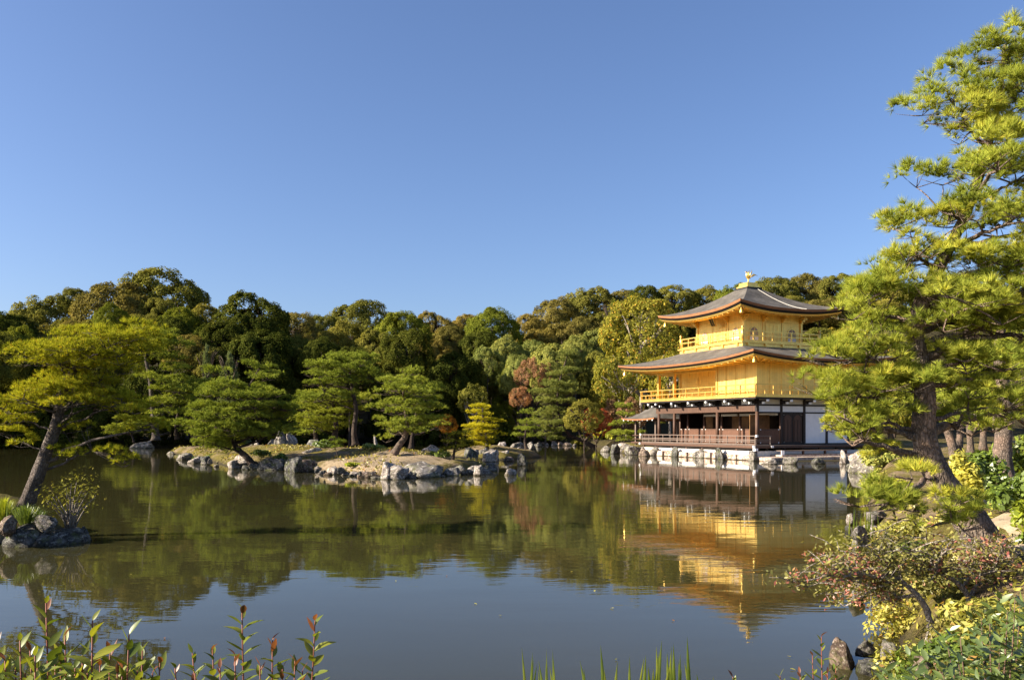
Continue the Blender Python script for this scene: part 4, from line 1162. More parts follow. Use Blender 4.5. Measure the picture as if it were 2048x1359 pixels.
island_pine('broad pale pine leaning over the far shore with a bent trunk', [(1190,896),(1165,880,.5),(1140,870,.5),(1120,840),(1115,800),(1120,760),(1135,710)], .28, .06,
    [(706,1115,1160,.7),(725,1100,1170),(745,1085,1180),(765,1075,1175),(785,1065,1175),(805,1060,1165),(825,1050,1160),(845,1050,1150),(862,1055,1140),(876,1060,1130)], 88, 1.05, .34, 31, mat='pine_far', bark='bark_dark', tuft=(22, 13, .27, .036, .7), group='pines on the far shore')
island_pine('bright green young pine on the rocks left of the pavilion', [(1250,896),(1248,870),(1246,840)], .12, .05, [(812,1225,1272),(828,1220,1280),(845,1215,1290),(862,1215,1290),(876,1222,1280)], 78, .66, .2, 32, group='pines on the far shore')
island_pine('small low pine beside the big pine on the left far shore', [(268,884),(262,865),(250,850)], .10, .05, [(838,222,285),(852,205,300),(864,210,290)], 80, .75, .22, 33, group='pines on the far shore')
island_pine('tall many-tiered pine with thick grey trunk behind the yellowing pine', [(312,880),(310,850),(305,810),(300,760),(290,710),(285,660)], .40, .08,
    [(655,250,330,.6),(668,270,372),(690,250,385),(712,265,380),(735,290,400),(758,280,395),(782,290,410),(806,270,405),(828,280,400),(846,240,345,.6)], 84, 1.15, .36, 34, tuft=(20, 12, .28, .042, .7), bark='bark_grey', group='pines on the far shore')
island_pine('dark pine with two visible stems right of the tall tiered pine', [(355,878),(352,850),(358,820),(370,790)], .22, .06, [(770,350,440),(795,340,450),(820,335,440),(845,330,420),(860,345,430)], 86, 1.0, .30, 35, tuft=(20, 12, .28, .042, .7), group='pines on the far shore')

# the yellowing pine on the left bank
YL = 16.8
pine('leaning_pine', 'yellow-green pine leaning out from the left bank, trunk in shadow',
     px_path([(40,1038),(62,985),(88,915),(112,850),(122,800,.1),(135,760,.1),(160,725,0),(175,690,0)], YL), .17, .05,
     row_pads([(656,225,312,.8),(668,120,318,.8),(684,70,325,.8),(700,25,335,.8),(714,8,300,.7),(728,60,290,.7),(752,70,250,.7),(768,40,262,.7),(785,25,290,.7),(800,0,300,.6),(812,-30,120,.6),(815,190,340,.6),
               (836,-40,90,.6),(845,230,335,.5),(862,-40,60,.6),(870,240,335,.6),(908,100,170,.7),(900,190,275,.7),(922,205,290,.7),(885,10,70,.6),(858,100,200,.4)], YL, .30, .10, 41, jitter=.5, fill=1.08, drop=.12),
     M['pine_yellow'], M['bark_grey'], (120, 16, .105, .009, .75), None, 41, limb_r=.62)

# the great pine on the right bank
YR = 9.6
def skip_trunk(px, py, y):
    if 615 < py < 690 and y < YR + .35 and 1790 < px < 1880: return True
    if 690 <= py < 790 and y < YR + .2 and 1836 < px < 1858: return True
    if 790 <= py < 960 and 1795 < px < 1900: return True
    return False
tiers = [(92,1955,2070),(118,1915,2150),(165,1840,2150),(205,1802,2150),(262,1885,2160),(340,1815,2160),(425,1775,2160),(505,1757,2160),(572,1685,2160),(628,1655,2150),(700,1628,2100),(765,1612,2040),(815,1690,1990)]
rowsR = []
for k, (a, b, c) in enumerate(tiers):
    rowsR += [(a, b, c, .36), (a + 18, b + 25, c, .30)]
    if k not in (0, 11, 12): rowsR.append((a + 42, max(b + 120, 1900), c, .30))
padsR = row_pads([(a, b - 22, c, d) for a, b, c, d in rowsR], YR, .31, .16, 51, skip=skip_trunk, jitter=.6, fill=1.08, drop=.10)
padsR += row_pads([(a + 8, max(b + 60, 1850), c, .2) for a, b, c in tiers[3:9]], YR - .75, .30, .15, 54, jitter=.6, fill=1.0, drop=.3)
padsR += row_pads([(770,1880,2120,.3),(800,1890,2120,.3),(838,1900,2120,.25)], YR + 1.3, .34, .16, 55, jitter=.6, drop=.1)
padsR += row_pads([(600,1670,1810,.3),(640,1668,1800,.3),(690,1628,1800,.3),(722,1640,1800,.3),(760,1612,1795,.3),(792,1640,1800,.3),(842,1618,1790,.25),(866,1650,1780,.25)], YR - .15, .28, .14, 56, jitter=.5, fill=1.05, drop=.06)
padsR += row_pads([(968,1735,1800,.4),(985,1650,1760,.3),(1000,1690,1830,.3),(1018,1700,1900,.3),(1006,1840,1960,.3),(1024,1850,1985,.3),(1042,1870,1990,.25),(1036,1760,1900,.25),(948,1780,1830,.3)], YR - .9, .26, .10, 52, jitter=.4, fill=.8)
pine('great_pine', 'tall bright pine with bent thick trunk on the right bank, filling the frame\'s edge',
     px_path([(1985,1118,-.1),(1955,1062,-.05),(1915,1005),(1878,955),(1856,905),(1847,855),(1850,805),(1846,755),(1836,705),(1830,655),(1845,600),(1885,520,.15),(1935,420,.25),(1975,300,.3),(2000,180,.3),(2010,90,.3)], YR), .27, .05,
     padsR, M['pine_near'], M['bark'], (150, 30, .115, .0055, .75), None, 53, split=True, limb_drop=.14, radii=[.25,.20,.17,.152,.14,.13,.118,.106,.098,.09,.09,.07,.055,.045,.03,.02])
# other pines on the right bank
pine('bank_pine', 'thick dark-trunked pine at the right edge behind the great pine', px_path([(2006,962),(2005,900),(2010,830),(2005,760),(1998,700),(2010,620),(2040,520)], 20), .25, .06,
     row_pads([(545,1960,2160,.4),(590,1930,2160,.4),(640,1910,2160,.4),(690,1900,2160,.4),(730,1920,2160,.4),(770,1960,2160,.4),(800,1880,1990,.4)], 20.5, .55, .18, 61, jitter=.5), M['pine_near'], M['bark'], (60, 14, .14, .013, .85), 'pines on the right bank', 62)
pine('bank_pine', 'small pine leaning left over the rocks right of the pavilion', px_path([(1838,928),(1812,915),(1790,890),(1778,860),(1770,820),(1765,780)], 36), .20, .06,
     row_pads([(770,1720,1830),(795,1700,1840),(820,1650,1830),(838,1625,1790),(852,1640,1780),(868,1655,1770),(890,1715,1800),(906,1725,1790,.5)], 36, .55, .18, 63), M['pine_near'], M['bark_grey'], (44, 12, .22, .022, .8), 'pines on the right bank', 63)
for i, (px, yb, Y, lean, w, lab) in enumerate([(1912,925,30,-22,.19,'leaning dark trunk pine between the great pine and the yellow shrub'), (1918,915,38,4,.17,'straight dark trunk pine behind the yellow shrub, second from left'),
        (1942,908,42,-6,.18,'grey trunk pine behind the yellow shrub, third from left'), (1966,900,46,2,.20,'palest trunk pine behind the yellow shrub, fourth from left')]):
    pine('bank_pine', lab, px_path([(px, yb), (px+lean*.4, yb-40), (px+lean, yb-90), (px+lean*.7, yb-150)], Y), w, .1,
         row_pads([(yb-170, px-90, px+80), (yb-140, px-110, px+100), (yb-110, px-90, px+110), (yb-88, px-70, px+90)], Y, .85, .25, 70+i), M['pine_mid'], M['bark'], (22, 12, .26, .034, .8), 'pines on the right bank', 70+i)

# ------------------------------------------------------------------ rocks
RK = {'p': 'rock_pale', 'g': 'rock_grey', 'd': 'rock_dark', 'b': 'rock_brown'}
RN = {'p': 'pale', 'g': 'grey', 'd': 'dark', 'b': 'brown'}
rr = random.Random(77)
def rock(px, yw, w, h, c, z=0.0, Y=None, seed=None, sub=3, deep=.9, label=None, group=None):
    """px: centre, yw: row of its foot, w/h: size in photo pixels; it stands on height z (water = 0)"""
    Y = Y or depth_of(yw, z)
    X = (px - 1024)/F*Y; W = w/F*Y; Hh = h/F*Y
    seed = seed if seed is not None else rr.randrange(14)
    o = link('rock', stone_variant(seed), M[RK[c]], None, True)
    o.location = (X, Y + W*.2, z + Hh*.05); o.scale = (W*.64*rr.uniform(.9, 1.25), W*.5*deep, Hh*rr.uniform(.9, 1.12))
    o.rotation_euler = (rr.uniform(-.22, .22), rr.uniform(-.22, .22), rr.uniform(0, 6.28))
    tag(o, label, 'rock', group); return o
def rock_set(lst, phrase, group, loose=False):
    by = {}
    if loose:                                # broken rows: uneven spacing and size, a second stone tucked behind some
        out = []
        for r in lst:
            if rr.random() < .22 and r[2] < 36: continue
            px, yw, w, h, c = r[:5]; k = rr.choice((.7, .85, 1, 1.1, 1.35))
            out.append((px + rr.uniform(-7, 7), yw + rr.uniform(-1.5, .8), w*k*rr.uniform(.9, 1.3), h*k*rr.uniform(.75, 1.05), c))
            if rr.random() < .42: out.append((px + rr.uniform(-16, 16), yw - rr.uniform(6, 11), w*rr.uniform(.4, .8), h*rr.uniform(.4, .7), rr.choice('pgbd'), {'z': .22}))
        lst = out
    for r in lst:
        o = rock(*r[:5], **(r[5] if len(r) > 5 else {}), group=group); by.setdefault(RN[r[4]], []).append((r[0], o))
    for cn, items in by.items():
        if len(items) == 1: items[0][1]['label'] = 'the only ' + cn + ' rock among those ' + phrase
        else: number(items, '{} of the ' + cn + ' rocks ' + phrase)
rock_set([(370,920,32,20,'g'),(398,926,34,18,'p'),(428,932,34,17,'b'),(470,937,62,34,'p'),(452,934,26,16,'g'),(512,938,40,18,'d'),(545,939,36,22,'d'),(578,942,54,40,'d'),(612,943,40,26,'b'),
    (632,945,30,28,'p'),(650,948,22,12,'g'),(671,947,32,30,'p'),(696,951,28,14,'g'),(735,954,46,16,'b'),(715,952,24,12,'p'),(782,957,54,36,'p'),(808,956,26,14,'d'),(840,955,54,36,'g'),(868,953,26,16,'b'),(892,951,40,24,'g'),
    (360,917,18,10,'p'),(412,929,18,9,'g'),(438,933,16,8,'p'),(492,938,22,10,'d'),(528,939,18,10,'g'),(596,943,20,12,'d'),(642,948,14,8,'p'),(659,949,12,7,'b'),(684,950,14,9,'p'),(704,952,12,7,'d'),(752,956,18,8,'g'),(765,957,14,9,'d'),(822,956,16,8,'p'),(855,955,14,8,'b'),(880,953,14,8,'p'),(908,951,18,10,'b'),(938,950,16,9,'p'),(922,949,30,20,'d'),(955,948,50,30,'g'),(975,942,30,22,'d'),(338,908,20,10,'g')], 'edging the main island\'s near shore', 'rocks edging the main island', True)
isl = [(620,906,46,36,'d',.5),(617,924,56,30,'p',.3),(563,898,30,44,'g',.6),(584,896,24,40,'p',.6),(545,896,20,24,'g',.6),(515,896,16,18,'p',.6),(714,926,22,20,'p',.5),(858,908,30,24,'p',.65),(938,922,36,34,'d',.4),(503,900,14,14,'g',.5),(752,888,8,22,'p',.9),(690,905,16,8,'g',.8)]
rock_set([(a,b,c,d,e,{'z':z-.1}) for a,b,c,d,e,z in isl], 'standing up on the main island\'s ground', 'rocks on the island ground')
rock_set([(955,918,34,24,'g'),(985,923,42,28,'p'),(1006,918,26,20,'p'),(1020,922,20,12,'b'),(970,912,30,20,'g',{'z':.2}),(1035,908,22,16,'p'),(1002,898,30,16,'p',{'z':.2}),(1032,897,28,16,'g',{'z':.15}),(1062,898,18,18,'g'),(942,916,24,20,'d'),(1075,893,16,10,'g')], 'around the golden pine\'s islet', 'rocks around the small islet')
rock(1046,931,24,28,'d',seed=3,label='upright dark rock standing alone in the channel off the islet')
rock(1022,950,22,16,'p',seed=5,label='small pale rock alone in open water off the island\'s right tip')
rock_set([(1228,907,28,24,'d'),(1248,905,38,26,'p'),(1272,909,40,26,'g'),(1212,903,20,14,'g'),(1290,912,20,16,'b')], 'heaped left of the pavilion base', 'rocks left of the pavilion')
rock_set([(1541,928,24,15,'p'),(1584,928,22,17,'g'),(1637,927,26,17,'d')], 'in the water before the stone platform', 'rocks before the platform')
rock_set([(1692,927,28,36,'p'),(1720,923,38,28,'p'),(1742,947,66,36,'g'),(1805,948,80,32,'b'),(1778,930,30,18,'g',{'z':.3}),(1700,935,18,10,'d'),(1848,950,50,26,'g',{'z':.4})], 'on the shore right of the platform', 'rocks right of the platform')
rock_set([(1722,1092,44,44,'g'),(1705,1040,26,18,'p',{'z':.1}),(1752,1035,40,18,'g',{'z':.2}),(1690,1330,84,56,'b',{'sub':4}),(1795,1345,70,66,'g',{'z':.12,'sub':4}),(1748,1350,50,36,'d'),(1735,1300,46,20,'g',{'z':.1}),(1715,1200,40,24,'g',{'z':.05}),(1700,1150,30,18,'b'),(1712,1120,34,20,'p'),(1740,1062,36,18,'p',{'z':.15}),(1698,1062,18,12,'d'),(1850,1340,60,34,'b',{'z':.4}),(1960,1004,40,52,'p',{'z':.75}),(2035,1045,26,20,'d',{'z':.8})], 'along the near right bank', 'rocks on the near right bank')
rock_set([(25,1092,90,44,'d'),(78,1090,70,36,'d'),(128,1086,84,38,'d'),(166,1080,30,32,'d'),(92,1046,42,18,'g',{'z':.4}),(10,1052,50,26,'b',{'z':.4}),(150,1084,50,26,'g'),(50,1066,60,24,'d',{'z':.2}),(-30,1088,60,50,'g')], 'at the foot of the leaning left pine', 'rocks on the left bank')
far = []
for k in range(26):
    px = 1075 + k*6.2; far.append((px + rr.uniform(-3, 3), 888 + rr.uniform(-1, 4), rr.uniform(8, 18), rr.uniform(5, 10), rr.choice('pgb')))
rock_set([f for f in far[:14]], 'lining the far shore left of the pavilion', 'rocks on the far shore')
rock_set([(275,896,52,14,'g'),(318,893,36,20,'g'),(296,896,24,12,'p'),(345,893,22,12,'d')], 'under the tall tiered pine at left', 'rocks on the left far shore')

# ------------------------------------------------------------------ shrubs, grasses, near leaves
def bush(name, label, c, rx, rz, mat, n, size, seed, group=None, stem='twig', ry=None, lumps=14, nst=9, aspect=1.8, low=.15):
    """leafy shrub on its stems; c is the ground point"""
    rng = np.random.default_rng(seed); r_ = random.Random(seed); c = Vector(c); ry = ry or rx
    B = empty(name, c); tag(B, label, 'shrub', group)
    d = unit(rng.normal(size=(lumps, 3))); d[:, 2] = np.abs(d[:, 2])
    cen = d*np.array([rx, ry, rz])*rng.uniform(.35, .75, (lumps, 1)) + np.array([0, 0, rz*low]); per = n//lumps; Pt, Nn = [], []
    for q in cen:
        u_ = unit(rng.normal(size=(per, 3)) + np.array([0, 0, .3])); s_ = rng.uniform(.24, .42)
        Pt.append(q + u_*np.array([rx, ry, rz])*s_*rng.uniform(.35, 1.05, (per, 1))**.6); Nn.append(u_ + np.array([0, 0, .4]))
    Pt = np.concatenate(Pt); Nn = np.concatenate(Nn); k = Pt[:, 2] > .02; Pt, Nn = Pt[k], Nn[k]
    link('foliage', np_mesh('foliage', leaves(Pt, Nn, size, rng, .9, aspect), 4), mat, B)
    st = MB()
    for k in range(nst):
        q = Vector(cen[k % lumps]); b0 = Vector((r_.uniform(-.12, .12)*rx, r_.uniform(-.12, .12)*ry, -.1))
        st.tube(bez(b0, b0*.5 + q*.4 + Vector((0, 0, rz*.12)), q, 6), [.016*k2*max(.5, rz) for k2 in (1.3, 1.1, .9, .7, .5, .25)], 5)
    st.build('stems', M[stem], B, True); return B
def ground_at(px, Y, dz=0): 
    X = (px-1024)/F*Y; return (X, Y, gz(X, Y) + dz)

bush('yellow_shrub', 'bright yellow leafy shrub right of the great pine\'s trunk', ground_at(1930, 15.2), .52, .95, M['shrub_yellow'], 2600, .075, 81)
bush('green_shrub', 'dark green shrub behind the yellow one, before the pine trunks', ground_at(1955, 19), .75, 1.0, M['shrub_green'], 2200, .085, 82, 'green shrubs on the right bank')
bush('green_shrub', 'wide green shrub at the right edge under the thick pine trunk', ground_at(2040, 14), .62, .62, M['shrub_green'], 2600, .07, 83, 'green shrubs on the right bank')
bush('green_shrub', 'small yellow-green shrub at the right edge by the sandy path', ground_at(2050, 11.5), .30, .42, M['grass'], 900, .06, 84, 'green shrubs on the right bank')
bush('green_shrub', 'low dark shrub at the right edge beyond the path', ground_at(2060, 10.2), .18, .22, M['shrub_green'], 500, .05, 85, 'green shrubs on the right bank')
bush('green_shrub', 'rounded shrub behind the thick pine at the far right edge', ground_at(2040, 24), 1.1, 1.25, M['shrub_green'], 2400, .10, 86, 'green shrubs on the right bank')
bush('green_shrub', 'low spreading juniper-like shrub beside the rocks right of the platform', ground_at(1770, 39), 1.3, .8, M['pine_far'], 2200, .12, 87, 'green shrubs on the right bank')
for i, (px, Y, rx, rz, mt, lab) in enumerate([(680,112,3.4,3.4,'leaf_dark','dark bush behind the tall central island pine'), (760,112,3.4,3.2,'leaf_dark','dark bush behind the leaning island pine'), (540,111,3.4,3.4,'leaf_dark','dark bush right of the low island pine'), (450,108,3.4,3.2,'leaf_dark','dark bush behind the low leaning island pine'), (950,114,3,2.8,'leaf_dark','dark bush behind the golden pine'), (1010,112,2.2,2.4,'leaf_green','rounded green bush at the water behind the islet\'s green pine'), (1100,110,2.0,1.5,'leaf_green','low green bush under the broad pale far pine'), (1205,100,1.6,1.1,'grass','pale grassy bush at the water left of the crimson maple'),
        (1160,104,1.6,1.4,'leaf_olive','olive bush under the bent far-shore trunk'), (1000,100,2.0,4.6,'leaf_dark','tall dark bush between the golden pine and the far pines'), (1120,885,0,0,'',''), (240,104,3.0,2.4,'leaf_dark','wide dark bush on the left far shore'),
        (130,103,3.2,2.6,'leaf_dark','leftmost wide dark bush on the shaded far shore'), (600,114,3,3,'leaf_dark','dark bush glimpsed between the island pines'), (870,112,3,2.6,'leaf_dark','dark bush behind the orange maple')]):
    if not mt: continue
    bush('shore_bush', lab, ground_at(px, Y), rx, rz, M[mt], 1500, .26, 120+i, 'bushes on the far shore')
for i, (px, Y, rx, rz, lab) in enumerate([(620,41.6,.5,.30,'low green plant among rocks left of the sapling'), (705,39.4,.5,.25,'small mossy plant between the pale shore rocks'), (370,64,1.1,.55,'leafy plant at the island\'s far left end'), (410,57,.9,.5,'low bush left of the low leaning island pine'), (520,46.5,.8,.4,'low bush between the leaning island pine and twin-peaked stones'), (640,50,.9,.5,'shaded low bush under the central island pines'), (745,46,.8,.35,'low plant right of the tall central pine'), (880,42.5,.7,.4,'low plant by the dark bush at the island\'s right tip'), (430,46.5,.7,.4,'mossy plant under the low leaning island pine'), (560,45,.5,.35,'yellowish moss clump among the dark island boulders')]):
    bush('shore_plant', lab, ground_at(px, Y), rx, rz, M['grass' if i in (0, 1) else 'shrub_green'], 520, .09, 160+i, 'small plants on the island', lumps=8, nst=4)

# gnarled small-leaved bush at the lower right
def gnarled():
    Y = 7.6; rng = np.random.default_rng(91); r_ = random.Random(91)
    base = Vector(at(1855, 1298, Y)); B = empty('gnarled_bush', base); tag(B, 'gnarled pale-branched bush with tiny olive and reddish leaves over the water, lower right', 'shrub')
    trunks = [[(1855,1298),(1862,1255),(1852,1215),(1825,1180),(1795,1155)], [(1905,1262,.2),(1915,1225,.2),(1938,1200,.2),(1915,1165,.2),(1870,1140,.1)], [(1938,1200,.2),(1955,1170,.3),(1990,1150,.4)]]
    tips = []
    for i, t in enumerate(trunks):
        p = [Vector(q) - base for q in spline(px_path(t, Y), 4)]
        n = len(p); MB().tube(p, [.042*(1 - .6*k/(n-1)) * (1 if i < 2 else .6) for k in range(n)], 8, True, .25, r_).build('trunk', M['bark_pale'], B, True)
        tips += [p[-1], p[n*2//3]]
    outl = [(1590,1160),(1625,1120),(1660,1150),(1680,1100),(1700,1180),(1730,1090),(1745,1150),(1780,1080),(1790,1130),(1820,1100),(1850,1070),(1870,1110),(1900,1080),(1920,1120),(1950,1080),(1975,1110),(2005,1090),(2020,1130),(1650,1190),(1690,1215),(1740,1215),(1640,1140),(1760,1180),(1830,1150),(1960,1145),(1885,1150),(1720,1130),(1770,1060),(1610,1175),(1990,1070)]
    P1, P2 = [], []
    for (x, y) in outl:
        yy = Y + r_.uniform(-.55, .55); c = Vector(at(x, y, yy)) - base
        s0 = min(tips, key=lambda q: (q - c).length)
        pth = bez(s0, (s0+c)/2 + Vector((r_.uniform(-.08, .08), r_.uniform(-.08, .08), r_.uniform(.0, .10))), c, 8)
        pth = [q + Vector((r_.uniform(-1, 1), r_.uniform(-1, 1), r_.uniform(-1, 1)))*.018 for q in pth]
        b = MB(); b.tube(pth, [.020*(1-.8*k/7) for k in range(8)], 5)
        for k in range(12):
            q0 = pth[r_.randrange(2, 8)]; q1 = q0 + Vector((r_.uniform(-.26, .26), r_.uniform(-.26, .26), r_.uniform(-.10, .16)))
            b.tube([q0, (q0+q1)/2 + Vector((0, 0, .02)), q1], [.006, .0045, .002], 4)
            for w in range(9):
                p = q0.lerp(q1, r_.uniform(.15, 1.05)) + Vector((r_.uniform(-1, 1), r_.uniform(-1, 1), r_.uniform(-1, 1)))*.045
                red = (y > 1110 and x < 1780 and r_.random() < .28) or (x > 1850 and r_.random() < .22)
                (P2 if red else P1).append(p)
        b.build('branch', M['bark_pale'], B, True)
    for nm, Pp, mt in (('foliage', P1, 'shrub_moss'), ('reddish_foliage', P2, 'shrub_red')):
        A = np.array([tuple(p) for p in Pp]); A = np.repeat(A, 2, 0) + rng.normal(size=(len(A)*2, 3))*.03
        link(nm, np_mesh(nm, leaves(A, np.tile([0, -.2, 1.0], (len(A), 1)), .026, rng, 1.3, 1.9), 4), M[mt], B)
gnarled()

# leaves one can pick out singly: a shared leaf mesh, one object for each leaf
def leaf_mesh(name, L=1.0, W=.36, fold=.10, curl=.25):
    n = 6; V = []; Fc = []
    for i in range(n+1):
        t = i/n; w = W*.5*math.sin(math.pi*min(1, t**.8*.97+.03))*(1.0 if t < .97 else .2); z = -curl*t*t*L*.6
        V += [(-w, t*L, z + fold*w*2), (0, t*L, z), (w, t*L, z + fold*w*2)]
    for i in range(n):
        a = i*3; Fc += [(a, a+1, a+4, a+3), (a+1, a+2, a+5, a+4)]
    me = bpy.data.meshes.new(name); me.from_pydata(V, [], Fc); me.polygons.foreach_set('use_smooth', [True]*len(Fc)); me.update(); return me
LEAF = [leaf_mesh('leaf', 1, .36, .12, .25), leaf_mesh('leaf', 1, .42, .2, .5), leaf_mesh('leaf', 1, .34, .1, -.1)]
def put_leaf(parent, p, d, size, mat, r_):
    o = link('leaf', LEAF[r_.randrange(3)], mat, parent, True)
    d = Vector(d).normalized(); o.location = p
    q = d.to_track_quat('Y', 'Z'); o.rotation_mode = 'QUATERNION'
    from mathutils import Quaternion
    o.rotation_quaternion = q @ Quaternion((0, 1, 0), r_.uniform(-.5, .5)); o.scale = (size, size, size); return o
def sprigs(name, label, base, tops, Y, leafL, seed, nl=11, mat='leaf_gloss', tipmat='leaf_tip', group=None, stem='stem_red', red=2):
    """upright leafy shoots rising from one plant; tops: photo pixels of the shoot tips"""
    r_ = random.Random(seed); base = Vector(base); B = empty(name, base); tag(B, label, 'shrub', group)
    for (px, py, dy) in tops:
        tip = Vector(at(px, py, Y + dy)) - base
        h = tip.z; b0 = Vector((tip.x*.55 + r_.uniform(-.05, .05), tip.y*.7, 0))
        pth = bez(b0, Vector((tip.x*.9, tip.y*.95, h*.5)), tip, 9)
        st = MB().tube(pth, [.0042*(1 - .6*k/8) for k in range(9)], 6).build('stem', M[stem], B, True)
        a = r_.uniform(0, 6.28)
        for k in range(nl):
            f = 1 - (.30*leafL/.06)*(k/nl)**.95/max(.45, h)
            f = max(.1, min(1, f))
            i0 = min(7, int(f*8)); p = pth[i0].lerp(pth[i0+1], f*8 - i0)
            a += 2.4 + r_.uniform(-.3, .3); up = 1.6 if k < 3 else 1.0 - .85*k/nl
            d = Vector((math.cos(a), math.sin(a), up + r_.uniform(-.2, .2)))
            s_ = leafL*(.55 + .5*min(1, k/5))*r_.uniform(.75, 1.2)
            put_leaf(st, p, d, s_, M[tipmat] if k < red - r_.randrange(0, 4) else M[mat], r_)
    return B
gx = lambda px, Y: ((px-1024)/F*Y, Y, gz((px-1024)/F*Y, Y))
sprigs('red_tipped_shrub', 'dark leafy shrub with large red-tipped leaves in the bottom left corner', gx(150, 2.0),
    [(92,1205,0),(40,1280,-.1),(185,1240,-.15),(258,1268,-.1),(285,1300,.1),(130,1270,.1),(10,1320,0),(220,1300,0),(70,1310,-.2),(320,1325,0),(165,1310,-.1),(110,1325,.1),(-20,1300,0),(245,1335,-.1),(50,1345,0)], 2.1, .070, 93, 20, group='red-tipped shrubs in the foreground')
sprigs('red_tipped_shrub', 'crowded low leafy shoots along the bottom edge at the left corner', gx(120, 1.7),
    [(-10,1290,.3),(30,1325,.2),(75,1335,.1),(120,1300,.3),(150,1335,.1),(200,1330,.25),(235,1345,.1),(275,1340,.3),(305,1345,.2),(95,1350,0),(60,1300,.35),(175,1345,.05)], 1.9, .062, 97, 22, group='red-tipped shrubs in the foreground', red=1)
sprigs('red_tipped_shrub', 'bright leafy shrub with tall thin shoots, right of the dark one at bottom left', gx(520, 2.2),
    [(484,1215,0),(630,1240,.1),(545,1280,0),(385,1305,.1),(425,1298,.15),(590,1320,-.1),(470,1310,-.1),(350,1335,0),(520,1330,.1),(605,1340,0),(440,1335,-.1),(565,1335,0),(390,1345,-.1)], 2.3, .056, 94, 20, group='red-tipped shrubs in the foreground', red=3)
sprigs('red_tipped_shrub', 'thin solitary leafy shoots at the bottom right over the water', gx(1650, 3.6),
    [(1643,1272,0),(1625,1310,.1),(1672,1325,0),(1560,1350,0),(1600,1345,.1),(1465,1352,.1),(1655,1345,-.1)], 3.7, .058, 95, 14, group='red-tipped shrubs in the foreground', red=2)
# glossy camellia-like shrub, bottom right corner
def leaf_cloud(Pt, D, size, rng):
    """bake many shaped leaves into one mesh"""
    me = LEAF[0]; v = np.array([tuple(x.co) for x in me.vertices]); f = np.array([tuple(p.vertices) for p in me.polygons])
    D = unit(D); side = unit(np.cross(D, np.array([0, 0, 1.0]) + rng.normal(size=D.shape)*.45)); up = np.cross(side, D)
    s_ = (size*rng.uniform(.7, 1.15, (len(Pt), 1, 1)))
    W_ = Pt[:, None, :] + s_*(v[None, :, 0:1]*side[:, None] + v[None, :, 1:2]*D[:, None] + v[None, :, 2:3]*up[:, None])
    n, k = len(Pt), len(v); Fc = (f[None] + (np.arange(n)*k)[:, None, None]).reshape(-1, 4)
    m_ = bpy.data.meshes.new('leaves'); m_.vertices.add(n*k); m_.vertices.foreach_set('co', W_.astype(np.float32).ravel())
    m_.loops.add(Fc.size); m_.loops.foreach_set('vertex_index', Fc.astype(np.int32).ravel()); m_.polygons.add(len(Fc))
    m_.polygons.foreach_set('loop_start', np.arange(0, Fc.size, 4, dtype=np.int32)); m_.polygons.foreach_set('loop_total', np.full(len(Fc), 4, np.int32))
    m_.polygons.foreach_set('use_smooth', np.ones(len(Fc), bool)); m_.update(calc_edges=True); return m_
def glossy():
    Y = 4.6; r_ = random.Random(96); rng = np.random.default_rng(96)
    base = Vector(gx(1990, Y)); B = empty('glossy_shrub', base); tag(B, 'dense glossy green shrub in the bottom right corner', 'shrub')
    Pt, D = [], []
    for k in range(200):
        px = 2090 - 350*r_.random()**1.3; lim = 1195 + max(0, (2000-px))*.62 + r_.uniform(0, 1)**1.3*190; yy = Y + r_.uniform(-.5, .6)
        tip = Vector(at(px, min(lim, 1375), yy)) - base; b0 = Vector((tip.x*.6, tip.y*.5, -.05))
        pth = bez(b0, Vector((tip.x*.9, tip.y*.9, tip.z*.5)), tip, 6)
        st = MB().tube(pth, [.006, .005, .0045, .004, .003, .002], 5).build('stem', M['twig'], B, True) if k < 42 else None
        for j in range(7 if k < 42 else 9):
            f = 1 - j*.055/max(.5, tip.z); i0 = min(4, int(f*5)); p = pth[i0].lerp(pth[i0+1], f*5 - i0); a = j*2.4 + k
            d = (math.cos(a), math.sin(a), .85 - .12*j + r_.uniform(-.2, .2))
            if st: put_leaf(st, p, d, .080*r_.uniform(.7, 1.2), M['leaf_shiny'], r_)
            else: Pt.append(tuple(p)); D.append(d)
    o = link('inner_foliage', leaf_cloud(np.array(Pt), np.array(D), .078, rng), M['leaf_shiny'], B); o['kind'] = 'stuff'
glossy()
